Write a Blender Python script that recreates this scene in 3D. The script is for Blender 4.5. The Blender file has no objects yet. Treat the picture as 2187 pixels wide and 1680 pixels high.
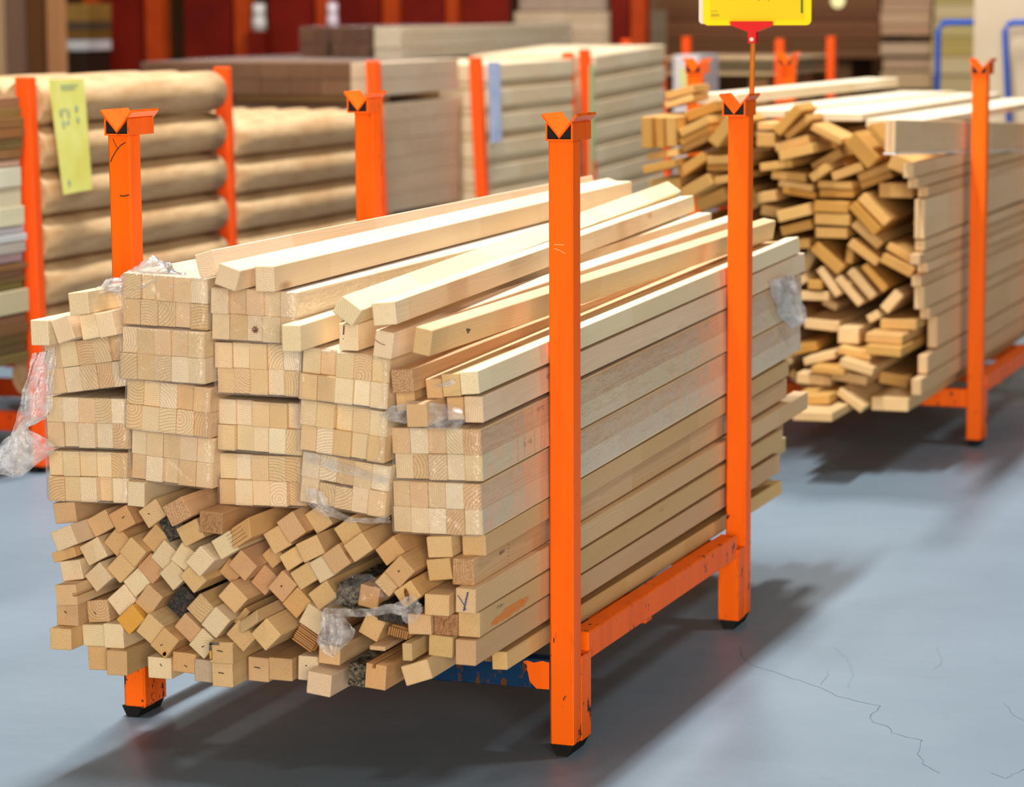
import bpy, bmesh, math, random
from mathutils import Vector, Matrix, noise
C = bpy.context.scene
COL = C.collection
RND = random.Random(7)
PI = math.pi

# ------------------------------------------------------------------ camera
FPX = 6000.0
CAM = Vector((1.4787, -4.32789, 1.24548))
RIGHT = Vector((0.93920338, 0.34332831, -0.00476306))
UP = Vector((-0.04245244, 0.12987529, 0.99062112))
FWD = Vector((-0.34072687, 0.9301925, -0.13655443))
cd = bpy.data.cameras.new('camera')
cam = bpy.data.objects.new('camera', cd)
COL.objects.link(cam)
cd.sensor_fit = 'HORIZONTAL'
cd.sensor_width = 36.0
cd.lens = FPX / 2187 * 36
cd.clip_end = 80
cd.dof.use_dof = True
cd.dof.focus_distance = 4.72
cd.dof.aperture_fstop = 4.8
m = Matrix((RIGHT, UP, -FWD)).transposed().to_4x4()
m.translation = CAM
cam.matrix_world = m
C.camera = cam

def at(px, py, X=None, Y=None, Z=None):
    """the place on a given plane that the photograph shows at a pixel"""
    d = FWD * FPX + RIGHT * (px - 1093.5) + UP * (840 - py)
    if X is not None: t = (X - CAM.x) / d.x
    elif Y is not None: t = (Y - CAM.y) / d.y
    else: t = (Z - CAM.z) / d.z
    return CAM + d * t

# ------------------------------------------------------------------ light
vs = C.view_settings
vs.view_transform = 'Standard'
vs.look = 'None'
vs.gamma = 1.0
vs.use_curve_mapping = False
vs.exposure = 0.0

W = bpy.data.worlds.new('world')
C.world = W
W.use_nodes = True
W.node_tree.nodes['Background'].inputs[0].default_value = (1.0, 0.93, 0.86, 1)
W.node_tree.nodes['Background'].inputs[1].default_value = 0.06

def lamp(name, loc, target, sx, sy, watts, color):
    l = bpy.data.lights.new(name, 'AREA')
    l.shape = 'RECTANGLE'
    l.size, l.size_y = sx, sy
    l.energy = watts
    l.color = color
    o = bpy.data.objects.new(name, l)
    COL.objects.link(o)
    o.location = loc
    d = Vector(target) - Vector(loc)
    o.rotation_euler = d.to_track_quat('-Z', 'Y').to_euler()
    return o

# the warehouse's ceiling lamps hang in rows over the aisles
lamp('ceiling_lamp', (-1.3, 0.9, 6.4), (-1.3, 0.9, 0), 0.34, 3.4, 620, (0.98, 0.99, 1.0))
lamp('ceiling_lamp', (-1.6, 6.4, 6.4), (-1.6, 6.4, 0), 0.6, 1.2, 500, (0.98, 0.99, 1.0))
lamp('ceiling_lamp', (3.2, 2.4, 6.4), (3.0, 2.4, 0), 0.6, 1.2, 130, (0.94, 0.97, 1.0))
lamp('ceiling_lamp', (-6.5, 8.5, 6.4), (-6.5, 8.5, 0), 0.6, 1.2, 110, (0.93, 0.97, 1.0))
lamp('ceiling_lamp', (-1.9, -5.6, 6.4), (-1.0, -2.0, 0.4), 0.6, 1.2, 90, (1.0, 0.96, 0.9))
# added soft fill from behind the camera, brightens batten ends and right sides
lamp('front_fill', (5.4, -12.4, 2.6), (-0.8, 0.6, 0.9), 8.0, 4.2, 1700, (1.0, 0.91, 0.80))

# ------------------------------------------------------------------ materials
def lin(c):
    return tuple(((v / 255) / 12.92 if v / 255 <= 0.04045 else ((v / 255 + 0.055) / 1.055) ** 2.4) for v in c) + (1.0,)

def newmat(name):
    mt = bpy.data.materials.new(name)
    mt.use_nodes = True
    nt = mt.node_tree
    return mt, nt, nt.nodes['Principled BSDF']

class NT:
    def __init__(s, nt): s.nt = nt
    def n(s, t, **k):
        x = s.nt.nodes.new(t)
        for a, b in k.items(): setattr(x, a, b)
        return x
    def l(s, a, b): s.nt.links.new(a, b)
    def math(s, op, a, b=None, c=None, clamp=False):
        x = s.n('ShaderNodeMath', operation=op, use_clamp=clamp)
        for i, v in enumerate((a, b, c)):
            if v is None: continue
            if isinstance(v, (int, float)): x.inputs[i].default_value = v
            else: s.l(v, x.inputs[i])
        return x.outputs[0]
    def noise(s, vec, scale, detail=3, rough=0.5):
        x = s.n('ShaderNodeTexNoise')
        x.inputs['Scale'].default_value = scale
        x.inputs['Detail'].default_value = detail
        x.inputs['Roughness'].default_value = rough
        if vec is not None: s.l(vec, x.inputs['Vector'])
        return x.outputs['Fac']
    def mapv(s, vec, scale, loc=(0, 0, 0)):
        x = s.n('ShaderNodeMapping')
        x.inputs['Scale'].default_value = scale
        x.inputs['Location'].default_value = loc
        s.l(vec, x.inputs['Vector'])
        return x.outputs[0]
    def mix(s, fac, a, b, mode='MIX'):
        x = s.n('ShaderNodeMix', data_type='RGBA', blend_type=mode)
        for sock, v in ((x.inputs[0], fac), (x.inputs[6], a), (x.inputs[7], b)):
            if isinstance(v, (int, float)): sock.default_value = v
            elif isinstance(v, tuple): sock.default_value = v
            else: s.l(v, sock)
        return x.outputs[2]
    def ramp(s, fac, lo, hi):
        x = s.n('ShaderNodeMapRange')
        x.inputs[1].default_value = lo
        x.inputs[2].default_value = hi
        s.l(fac, x.inputs[0])
        return x.outputs[0]
    def bump(s, h, strength, dist, bsdf):
        x = s.n('ShaderNodeBump')
        x.inputs['Strength'].default_value = strength
        x.inputs['Distance'].default_value = dist
        s.l(h, x.inputs['Height'])
        s.l(x.outputs[0], bsdf.inputs['Normal'])

def wood_material(name='sawn_wood', ring=0.0034, contrast=0.30, rough=0.0, mould=False):
    """solid timber: growth rings round a pith that lies elsewhere for every piece; the piece's own colour is the object's"""
    mt, nt, b = newmat(name)
    q = NT(nt)
    co = q.n('ShaderNodeTexCoord').outputs['Object']
    oi = q.n('ShaderNodeObjectInfo')
    rnd = oi.outputs['Random']
    sep = q.n('ShaderNodeSeparateXYZ')
    q.l(co, sep.inputs[0])
    ang = q.math('MULTIPLY', rnd, 41.0)
    rad = q.math('MULTIPLY_ADD', q.math('FRACT', q.math('MULTIPLY', rnd, 17.3)), 0.075, 0.006)
    ox = q.math('MULTIPLY', q.math('COSINE', ang), rad)
    oz = q.math('MULTIPLY', q.math('SINE', ang), rad)
    off = q.n('ShaderNodeCombineXYZ')
    q.l(q.math('MULTIPLY', rnd, 9.0), off.inputs[0])
    q.l(q.math('MULTIPLY', rnd, 33.0), off.inputs[1])
    va = q.n('ShaderNodeVectorMath', operation='ADD')
    q.l(co, va.inputs[0]); q.l(off.outputs[0], va.inputs[1])
    co2 = va.outputs[0]
    wob = q.noise(q.mapv(co2, (14, 2.0, 14)), 1.0, 2)
    dx = q.math('ADD', sep.outputs[0], ox)
    dz = q.math('ADD', sep.outputs[2], oz)
    r = q.math('SQRT', q.math('ADD', q.math('MULTIPLY', dx, dx), q.math('MULTIPLY', dz, dz)))
    r = q.math('MULTIPLY_ADD', wob, 0.022, r)
    ph = q.math('FRACT', q.math('DIVIDE', r, ring))
    rm = q.math('POWER', ph, 2.2)
    fib = q.noise(q.mapv(co2, (420, 7, 420)), 1.0, 3, 0.6)
    blot = q.noise(q.mapv(co2, (16, 2.2, 16)), 1.0, 2)
    # which faces are sawn ends
    geo = q.n('ShaderNodeNewGeometry')
    vt = q.n('ShaderNodeVectorTransform', vector_type='NORMAL', convert_from='WORLD', convert_to='OBJECT')
    q.l(geo.outputs['True Normal'], vt.inputs[0])
    s2 = q.n('ShaderNodeSeparateXYZ')
    q.l(vt.outputs[0], s2.inputs[0])
    end = q.ramp(q.math('ABSOLUTE', s2.outputs[1]), 0.55, 0.75)
    saw = q.noise(q.mapv(co2, (520, 60, 520)), 1.0, 2, 0.7)
    base = oi.outputs['Color']
    dark = q.mix(1.0, base, (0.64, 0.50, 0.35, 1), 'MULTIPLY')
    ringf = q.math('MULTIPLY', rm, q.math('MULTIPLY_ADD', end, contrast * 1.25, contrast * 0.75))
    col = q.mix(ringf, base, dark)
    col = q.mix(q.math('MULTIPLY', q.ramp(fib, 0.35, 0.75), 0.16), col, dark)
    col = q.mix(q.math('MULTIPLY', q.ramp(blot, 0.42, 0.75), 0.30), col, q.mix(1.0, base, (0.80, 0.66, 0.48, 1), 'MULTIPLY'))
    col = q.mix(q.math('MULTIPLY', end, 0.8), col, q.mix(1.0, col, (0.98, 0.94, 0.88, 1), 'MULTIPLY'))
    # finger-jointed lengths differ a little in tone
    wn = q.n('ShaderNodeTexWhiteNoise', noise_dimensions='1D')
    q.l(q.math('ADD', q.math('FLOOR', q.math('ADD', q.math('DIVIDE', sep.outputs[1], 0.37), q.math('MULTIPLY', rnd, 10.0))), q.math('MULTIPLY', rnd, 77.7)), wn.inputs['W'])
    col = q.mix(q.math('MULTIPLY', q.math('MULTIPLY', wn.outputs['Value'], 0.55), q.math('SUBTRACT', 1.0, end)), col, q.mix(1.0, col, (0.86, 0.76, 0.62, 1), 'MULTIPLY'))
    pits = q.math('MULTIPLY', q.ramp(saw, 0.56 - rough * 0.12, 0.74), end)
    col = q.mix(q.math('MULTIPLY', pits, 0.48 + rough * 0.45), col, q.mix(1.0, base, (0.42, 0.26, 0.16, 1), 'MULTIPLY'))
    # knots
    vo = q.n('ShaderNodeTexVoronoi')
    vo.inputs['Scale'].default_value = 1.0
    q.l(q.mapv(co2, (9, 2.6, 9)), vo.inputs['Vector'])
    kn = q.math('MULTIPLY', q.math('SUBTRACT', 1.0, q.ramp(vo.outputs['Distance'], 0.03, 0.09)), q.math('SUBTRACT', 1.0, end))
    col = q.mix(q.math('MULTIPLY', kn, 0.75), col, q.mix(1.0, base, (0.42, 0.22, 0.10, 1), 'MULTIPLY'))
    if mould:
        mo = q.noise(q.mapv(co2, (150, 60, 150)), 1.0, 4, 0.75)
        col = q.mix(q.ramp(mo, 0.36, 0.56), col, (0.018, 0.017, 0.015, 1))
    q.l(col, b.inputs['Base Color'])
    b.inputs['Roughness'].default_value = 0.62
    b.inputs['Specular IOR Level'].default_value = 0.25
    h = q.math('ADD', q.math('MULTIPLY', fib, 0.5), q.math('MULTIPLY', q.math('MULTIPLY', saw, end), 1.2 + rough * 3))
    q.bump(h, 0.5, 0.0006 + rough * 0.0012, b)
    return mt

def plain(name, c, rough=0.5, metal=0.0, spec=0.5):
    mt, nt, b = newmat(name)
    b.inputs['Base Color'].default_value = lin(c)
    b.inputs['Roughness'].default_value = rough
    b.inputs['Metallic'].default_value = metal
    b.inputs['Specular IOR Level'].default_value = spec
    return mt

def mottled(name, c1, c2, scale=6, rough=0.55, stretch=(1, 1, 1), bump=0.0, lo=0.35, hi=0.65):
    mt, nt, b = newmat(name)
    q = NT(nt)
    co = q.n('ShaderNodeTexCoord').outputs['Object']
    f = q.noise(q.mapv(co, stretch), scale, 4, 0.6)
    q.l(q.mix(q.ramp(f, lo, hi), lin(c1), lin(c2)), b.inputs['Base Color'])
    b.inputs['Roughness'].default_value = rough
    b.inputs['Specular IOR Level'].default_value = 0.15
    if bump: q.bump(f, 0.6, bump, b)
    return mt

def painted_metal(name, c, under=(38, 34, 30), wear=0.5, gloss=False):
    """enamel paint on steel, chipped down to dark metal, worst near the floor"""
    mt, nt, b = newmat(name)
    q = NT(nt)
    co = q.n('ShaderNodeTexCoord').outputs['Object']
    sep = q.n('ShaderNodeSeparateXYZ')
    geo = q.n('ShaderNodeNewGeometry')
    q.l(geo.outputs['Position'], sep.inputs[0])
    low = q.math('SUBTRACT', 1.0, q.ramp(sep.outputs[2], 0.0, 0.45))
    n1 = q.noise(q.mapv(co, (1, 1, 0.5)), 42, 5, 0.65)
    n2 = q.noise(co, 9, 3)
    f = q.math('ADD', q.math('MULTIPLY_ADD', low, 0.085 * wear * 2, n1), q.math('MULTIPLY', n2, 0.12))
    chip = q.ramp(f, 0.742, 0.768)
    bv = q.n('ShaderNodeBevel', samples=4)
    bv.inputs['Radius'].default_value = 0.004
    dp = q.n('ShaderNodeVectorMath', operation='DOT_PRODUCT')
    q.l(bv.outputs[0], dp.inputs[0]); q.l(geo.outputs['True Normal'], dp.inputs[1])
    ed = q.math('SUBTRACT', 1.0, q.ramp(dp.outputs['Value'], 0.80, 0.97))
    n3 = q.noise(q.mapv(co, (1, 1, 0.3)), 60, 4, 0.7)
    ec = q.math('MULTIPLY', ed, q.ramp(q.math('ADD', n3, q.math('MULTIPLY', low, 0.22 * wear)), 0.60, 0.66))
    chip = q.math('MAXIMUM', chip, ec)
    streak = q.noise(q.mapv(co, (30, 30, 3)), 1, 3)
    a = lin(c)
    d = (a[0] * 0.72, a[1] * 0.62, a[2] * 0.7, 1)
    col = q.mix(q.math('MULTIPLY', q.ramp(streak, 0.45, 0.8), 0.5), a, d)
    col = q.mix(chip, col, lin(under))
    q.l(col, b.inputs['Base Color'])
    b.inputs['Roughness'].default_value = 0.30 if gloss else 0.48
    b.inputs['Specular IOR Level'].default_value = 0.6 if gloss else 0.18
    q.bump(q.math('SUBTRACT', n2, chip), 0.25, 0.0008, b)
    return mt

def film_material(name='stretch_film', haze=0.06, gloss=0.16, edge_haze=0.5):
    mt, nt, b = newmat(name)
    q = NT(nt)
    out = nt.nodes['Material Output']
    co = q.n('ShaderNodeTexCoord').outputs['Object']
    n1 = q.noise(q.mapv(co, (1, 0.35, 1)), 55, 4, 0.62)
    n2 = q.noise(co, 16, 2)
    bp = q.n('ShaderNodeBump')
    bp.inputs['Strength'].default_value = 0.9
    bp.inputs['Distance'].default_value = 0.006
    q.l(q.math('ADD', n1, q.math('MULTIPLY', n2, 1.5)), bp.inputs['Height'])
    gl = q.n('ShaderNodeBsdfGlossy')
    gl.inputs['Roughness'].default_value = 0.13
    gl.inputs['Color'].default_value = (1, 1, 1, 1)
    q.l(bp.outputs[0], gl.inputs['Normal'])
    df = q.n('ShaderNodeBsdfDiffuse')
    df.inputs['Color'].default_value = (0.92, 0.90, 0.90, 1)
    tl = q.n('ShaderNodeBsdfTranslucent')
    tl.inputs['Color'].default_value = (0.9, 0.88, 0.88, 1)
    tr = q.n('ShaderNodeBsdfTransparent')
    tr.inputs['Color'].default_value = (0.99, 0.985, 0.98, 1)
    dm = q.n('ShaderNodeMixShader'); dm.inputs[0].default_value = 0.4
    q.l(df.outputs[0], dm.inputs[1]); q.l(tl.outputs[0], dm.inputs[2])
    m1 = q.n('ShaderNodeMixShader')
    lw = q.n('ShaderNodeLayerWeight'); lw.inputs['Blend'].default_value = 0.5
    edge = q.math('POWER', lw.outputs['Facing'], 5.0)
    q.l(q.math('ADD', q.math('MULTIPLY', q.ramp(n1, 0.25, 0.85), haze * 2), q.math('MULTIPLY', edge, edge_haze), clamp=True), m1.inputs[0])
    q.l(tr.outputs[0], m1.inputs[1]); q.l(dm.outputs[0], m1.inputs[2])
    fr = q.n('ShaderNodeFresnel'); fr.inputs['IOR'].default_value = 1.45
    q.l(bp.outputs[0], fr.inputs['Normal'])
    m2 = q.n('ShaderNodeMixShader')
    q.l(q.math('MINIMUM', q.math('MULTIPLY_ADD', fr.outputs[0], 0.9, 0.01), gloss), m2.inputs[0])
    q.l(m1.outputs[0], m2.inputs[1]); q.l(gl.outputs[0], m2.inputs[2])
    q.l(m2.outputs[0], out.inputs['Surface'])
    return mt

def floor_material():
    mt, nt, b = newmat('polished_concrete')
    q = NT(nt)
    co = q.n('ShaderNodeTexCoord').outputs['Object']
    big = q.noise(co, 1.1, 4, 0.6)
    mid = q.noise(q.mapv(co, (1, 1.4, 1)), 7, 5, 0.65)
    fine = q.noise(co, 160, 2, 0.6)
    c = q.mix(q.ramp(big, 0.35, 0.65), (0.140, 0.192, 0.234, 1), (0.174, 0.231, 0.276, 1))
    c = q.mix(q.math('MULTIPLY', q.ramp(mid, 0.40, 0.72), 0.26), c, (0.13, 0.158, 0.178, 1))
    c = q.mix(q.math('MULTIPLY', q.ramp(fine, 0.55, 0.8), 0.15), c, (0.2, 0.2, 0.2, 1))
    # hairline crazing
    dist = q.n('ShaderNodeVectorMath', operation='ADD')
    nn = q.n('ShaderNodeTexNoise'); nn.inputs['Scale'].default_value = 5
    q.l(co, nn.inputs['Vector'])
    sc = q.n('ShaderNodeVectorMath', operation='SCALE'); sc.inputs['Scale'].default_value = 0.30
    q.l(nn.outputs['Color'], sc.inputs[0])
    q.l(co, dist.inputs[0]); q.l(sc.outputs[0], dist.inputs[1])
    vo = q.n('ShaderNodeTexVoronoi', feature='DISTANCE_TO_EDGE')
    vo.inputs['Scale'].default_value = 2.6
    q.l(dist.outputs[0], vo.inputs['Vector'])
    cr = q.math('SUBTRACT', 1.0, q.ramp(vo.outputs['Distance'], 0.0, 0.010))
    cr = q.math('MULTIPLY', cr, q.ramp(q.noise(co, 3.3, 2), 0.48, 0.62))
    c = q.mix(q.math('MULTIPLY', cr, 0.28), c, (0.13, 0.15, 0.15, 1))
    q.l(c, b.inputs['Base Color'])
    q.l(q.math('MULTIPLY_ADD', mid, 0.2, 0.34), b.inputs['Roughness'])
    b.inputs['Specular IOR Level'].default_value = 0.4
    q.bump(q.math('ADD', mid, q.math('MULTIPLY', fine, 0.3)), 0.04, 0.002, b)
    return mt

M = {}
M['wood'] = wood_material()
M['rough_wood'] = wood_material('rough_sawn_wood', 0.0042, 0.42, 1.0)
M['ringed_wood'] = wood_material('ringed_wood', 0.0048, 0.5, 0.15)
M['mould_wood'] = wood_material('mouldy_wood', 0.004, 0.3, 0.4, True)
M['plank_wood'] = wood_material('plank_wood', 0.006, 0.22)
M['log_wood'] = mottled('turned_log', (206, 172, 128), (182, 142, 98), 5, 0.6, (6, 1.2, 6), 0.0004)
M['orange'] = painted_metal('orange_paint', (255, 104, 4))
M['orange_gloss'] = painted_metal('glossy_orange_paint', (255, 104, 4), gloss=True)
M['red_orange'] = painted_metal('red_orange_paint', (255, 88, 22), wear=0.2)
M['blue'] = painted_metal('blue_paint', (8, 48, 80), (90, 52, 24), 0.8)
M['dark'] = mottled('dark_rubber', (22, 20, 18), (34, 30, 27), 30, 0.7)
M['hollow_shade'] = plain('tube_shade', (14, 11, 9), 0.9)
M['film'] = film_material()
M['thick_film'] = film_material('bunched_film', 0.36, 0.75, 0.6)
M['thin_film'] = film_material('thin_film', 0.02, 0.10, 0.12)
M['floor'] = floor_material()
M['ink'] = plain('stamp_ink', (70, 66, 84), 0.8)
M['black_ink'] = plain('black_ink', (38, 30, 24), 0.8)
M['blue_ink'] = plain('blue_ink', (44, 62, 130), 0.7)
M['red_stain'] = plain('red_stain', (96, 22, 18), 0.7)
M['orange_spray'] = mottled('orange_spray', (226, 122, 44), (206, 140, 84), 120, 0.7, (1, 0.4, 1))
M['yellow_paint'] = plain('yellow_paint', (214, 150, 40), 0.6)
M['grey_stain'] = mottled('grey_stain', (70, 66, 62), (112, 98, 84), 200, 0.8)
M['knot'] = mottled('knot', (92, 50, 18), (140, 92, 44), 260, 0.7)
M['post_reflection'] = plain('painted_reflection', (232, 172, 132), 0.7)
M['scratch'] = plain('pale_scratch', (255, 170, 110), 0.5)
M['crack'] = plain('crack_grime', (86, 102, 104), 0.9)

# ------------------------------------------------------------------ builders
def link(o, parent=None):
    COL.objects.link(o)
    if parent is not None: o.parent = parent
    return o

def mesh_obj(name, bm, mat, parent=None, smooth=False, color=None):
    me = bpy.data.meshes.new(name)
    bmesh.ops.recalc_face_normals(bm, faces=bm.faces)
    bm.to_mesh(me)
    bm.free()
    if smooth:
        for p in me.polygons: p.use_smooth = True
    me.materials.append(mat)
    o = bpy.data.objects.new(name, me)
    if color is not None: o.color = lin(color)
    return link(o, parent)

def empty(name, loc=(0, 0, 0), rz=0.0):
    o = bpy.data.objects.new(name, None)
    o.empty_display_size = 0.05
    link(o)
    o.location = loc
    o.rotation_euler = (0, 0, rz)
    return o

def tag(o, label, cat, group=None, kind=None):
    o['label'] = label
    o['category'] = cat
    if group: o['group'] = group
    if kind: o['kind'] = kind
    return o

def structure(o):
    o['kind'] = 'structure'
    return o

def bx(bm, x0, x1, y0, y1, z0, z1, bevel=0.0):
    v = [bm.verts.new(p) for p in ((x0, y0, z0), (x1, y0, z0), (x1, y1, z0), (x0, y1, z0), (x0, y0, z1), (x1, y0, z1), (x1, y1, z1), (x0, y1, z1))]
    fs = [bm.faces.new([v[i] for i in f]) for f in ((0, 3, 2, 1), (4, 5, 6, 7), (0, 1, 5, 4), (1, 2, 6, 5), (2, 3, 7, 6), (3, 0, 4, 7))]
    if bevel:
        es = list({e for f in fs for e in f.edges})
        bmesh.ops.bevel(bm, geom=es, offset=bevel, segments=1, profile=0.5, affect='EDGES')
    return v

def prism(bm, pts, axis, a, b):
    """extrude an outline (2-D points) along an axis from a to b"""
    def p3(u, w, t):
        return {'y': (u, t, w), 'x': (t, u, w), 'z': (u, w, t)}[axis]
    A = [bm.verts.new(p3(u, w, a)) for u, w in pts]
    B = [bm.verts.new(p3(u, w, b)) for u, w in pts]
    n = len(pts)
    bm.faces.new(A[::-1]); bm.faces.new(B)
    for i in range(n):
        bm.faces.new((A[i], A[(i + 1) % n], B[(i + 1) % n], B[i]))

def tube(bm, pts, r, seg=10, caps=True):
    rings = []
    for i, p in enumerate(pts):
        p = Vector(p)
        d = (Vector(pts[min(i + 1, len(pts) - 1)]) - Vector(pts[max(i - 1, 0)])).normalized()
        a = Vector((0, 0, 1)) if abs(d.z) < 0.9 else Vector((1, 0, 0))
        u = d.cross(a).normalized(); w = u.cross(d)
        rr = r[i] if isinstance(r, (list, tuple)) else r
        rings.append([bm.verts.new(p + (u * math.cos(2 * PI * k / seg) + w * math.sin(2 * PI * k / seg)) * rr) for k in range(seg)])
    for A, B in zip(rings, rings[1:]):
        for k in range(seg):
            bm.faces.new((A[k], A[(k + 1) % seg], B[(k + 1) % seg], B[k]))
    if caps:
        bm.faces.new(rings[0][::-1]); bm.faces.new(rings[-1])

def batten_bm(w, h, L, slant=0.0, tilt=0.0, bevel=0.0012, ridges=False, slit=None, fuzzy=False):
    """a sawn batten: front end at the origin, running along +Y"""
    bm = bmesh.new()
    if ridges:      # an end sawn into fins
        bx(bm, -w / 2, w / 2, 0.012, L, -h / 2, h / 2, bevel)
        n = 9
        for k in range(n):
            x = -w / 2 + w * (k + 0.5) / n
            bx(bm, x - w / n * 0.28, x + w / n * 0.28, RND.uniform(-0.001, 0.002), 0.013, -h / 2 + 0.001, h / 2 - 0.001, 0.0006)
        return bm
    if slit is not None:   # a saw groove along the right-hand or the top side
        g = 0.006
        if slit == 'right':
            pts = [(-w / 2, -h / 2), (w / 2, -h / 2), (w / 2, -g / 2), (w / 2 - 0.008, -g / 2), (w / 2 - 0.008, g / 2), (w / 2, g / 2), (w / 2, h / 2), (-w / 2, h / 2)]
        else:
            pts = [(-w / 2, -h / 2), (w / 2, -h / 2), (w / 2, h / 2), (g / 2 - 0.004, h / 2), (g / 2 - 0.004, h / 2 - 0.007), (-g / 2 - 0.004, h / 2 - 0.007), (-g / 2 - 0.004, h / 2), (-w / 2, h / 2)]
        prism(bm, pts, 'y', 0, L)
        return bm
    bx(bm, -w / 2, w / 2, 0, L, -h / 2, h / 2, bevel)
    for v in bm.verts:
        if v.co.y < L / 2: v.co.y += v.co.x * slant + v.co.z * tilt
    if fuzzy:
        f = [f for f in bm.faces if f.normal.y < -0.9 or all(v.co.y < 0.01 for v in f.verts)]
        f = max(f, key=lambda f: f.calc_area())
        bmesh.ops.subdivide_edges(bm, edges=list(f.edges), cuts=7, use_grid_fill=True)
        for v in bm.verts:
            if v.co.y < 0.006 and abs(v.co.x) < w / 2 - 0.002 and abs(v.co.z) < h / 2 - 0.002:
                v.co.y += RND.uniform(-0.0016, 0.0022)
    return bm

def place(o, x, y, z, roll=0.0, yaw=0.0, pitch=0.0):
    o.rotation_mode = 'YXZ'
    o.location = (x, y, z)
    o.rotation_euler = (pitch, -roll, yaw)

def patch(name, parent, pts, mat, off=(0, 0, 0)):
    """a thin mark lying on a face: outline of 3-D points"""
    bm = bmesh.new()
    bm.faces.new([bm.verts.new(Vector(p) + Vector(off)) for p in pts])
    return mesh_obj(name, bm, mat, parent)

def strokes(name, parent, segs, wd, mat, face, at_):
    """pen or stamp strokes on a batten's front ('f'), right ('r') or top ('t') face; segs are pairs of 2-D points"""
    bm = bmesh.new()
    def p(u, v):
        return {'f': (u, at_, v), 'r': (at_, u, v), 't': (u, v, at_)}[face]
    for (a, b) in segs:
        d = Vector((b[0] - a[0], b[1] - a[1])); L = max(d.length, 1e-6)
        n = Vector((-d.y, d.x)) / L * wd / 2
        q = [(a[0] + n.x, a[1] + n.y), (b[0] + n.x, b[1] + n.y), (b[0] - n.x, b[1] - n.y), (a[0] - n.x, a[1] - n.y)]
        bm.faces.new([bm.verts.new(p(*c)) for c in q])
    return mesh_obj(name, bm, mat, parent)

def stamp_segs(y0, z0, n, hgt, step):
    r = random.Random(n * 31 + int(y0 * 1000))
    s = []
    for k in range(n):
        y = y0 + k * step
        if r.random() < 0.12: continue
        a, b = (0, hgt) if r.random() < 0.6 else (hgt * 0.3, hgt * r.uniform(0.6, 1))
        s.append(((y, z0 + a), (y + r.uniform(-0.3, 0.3) * step, z0 + b)))
        if r.random() < 0.4: s.append(((y, z0 + hgt * r.choice((0, 0.5, 1))), (y + step * 0.8, z0 + hgt * r.choice((0, 0.5, 1)))))
    return s

ORD = ['first', 'second', 'third', 'fourth', 'fifth', 'sixth', 'seventh', 'eighth', 'ninth', 'tenth', 'eleventh', 'twelfth', 'thirteenth', 'fourteenth', 'fifteenth', 'sixteenth', 'seventeenth', 'eighteenth', 'nineteenth', 'twentieth'] + ['twenty-' + x for x in ['first', 'second', 'third', 'fourth', 'fifth', 'sixth', 'seventh', 'eighth', 'ninth']] + ['thirtieth'] + ['thirty-' + x for x in ('first', 'second', 'third', 'fourth', 'fifth', 'sixth', 'seventh', 'eighth', 'ninth')] + ['fortieth'] + ['forty-' + x for x in ('first', 'second', 'third', 'fourth', 'fifth', 'sixth', 'seventh', 'eighth', 'ninth')]

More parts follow.
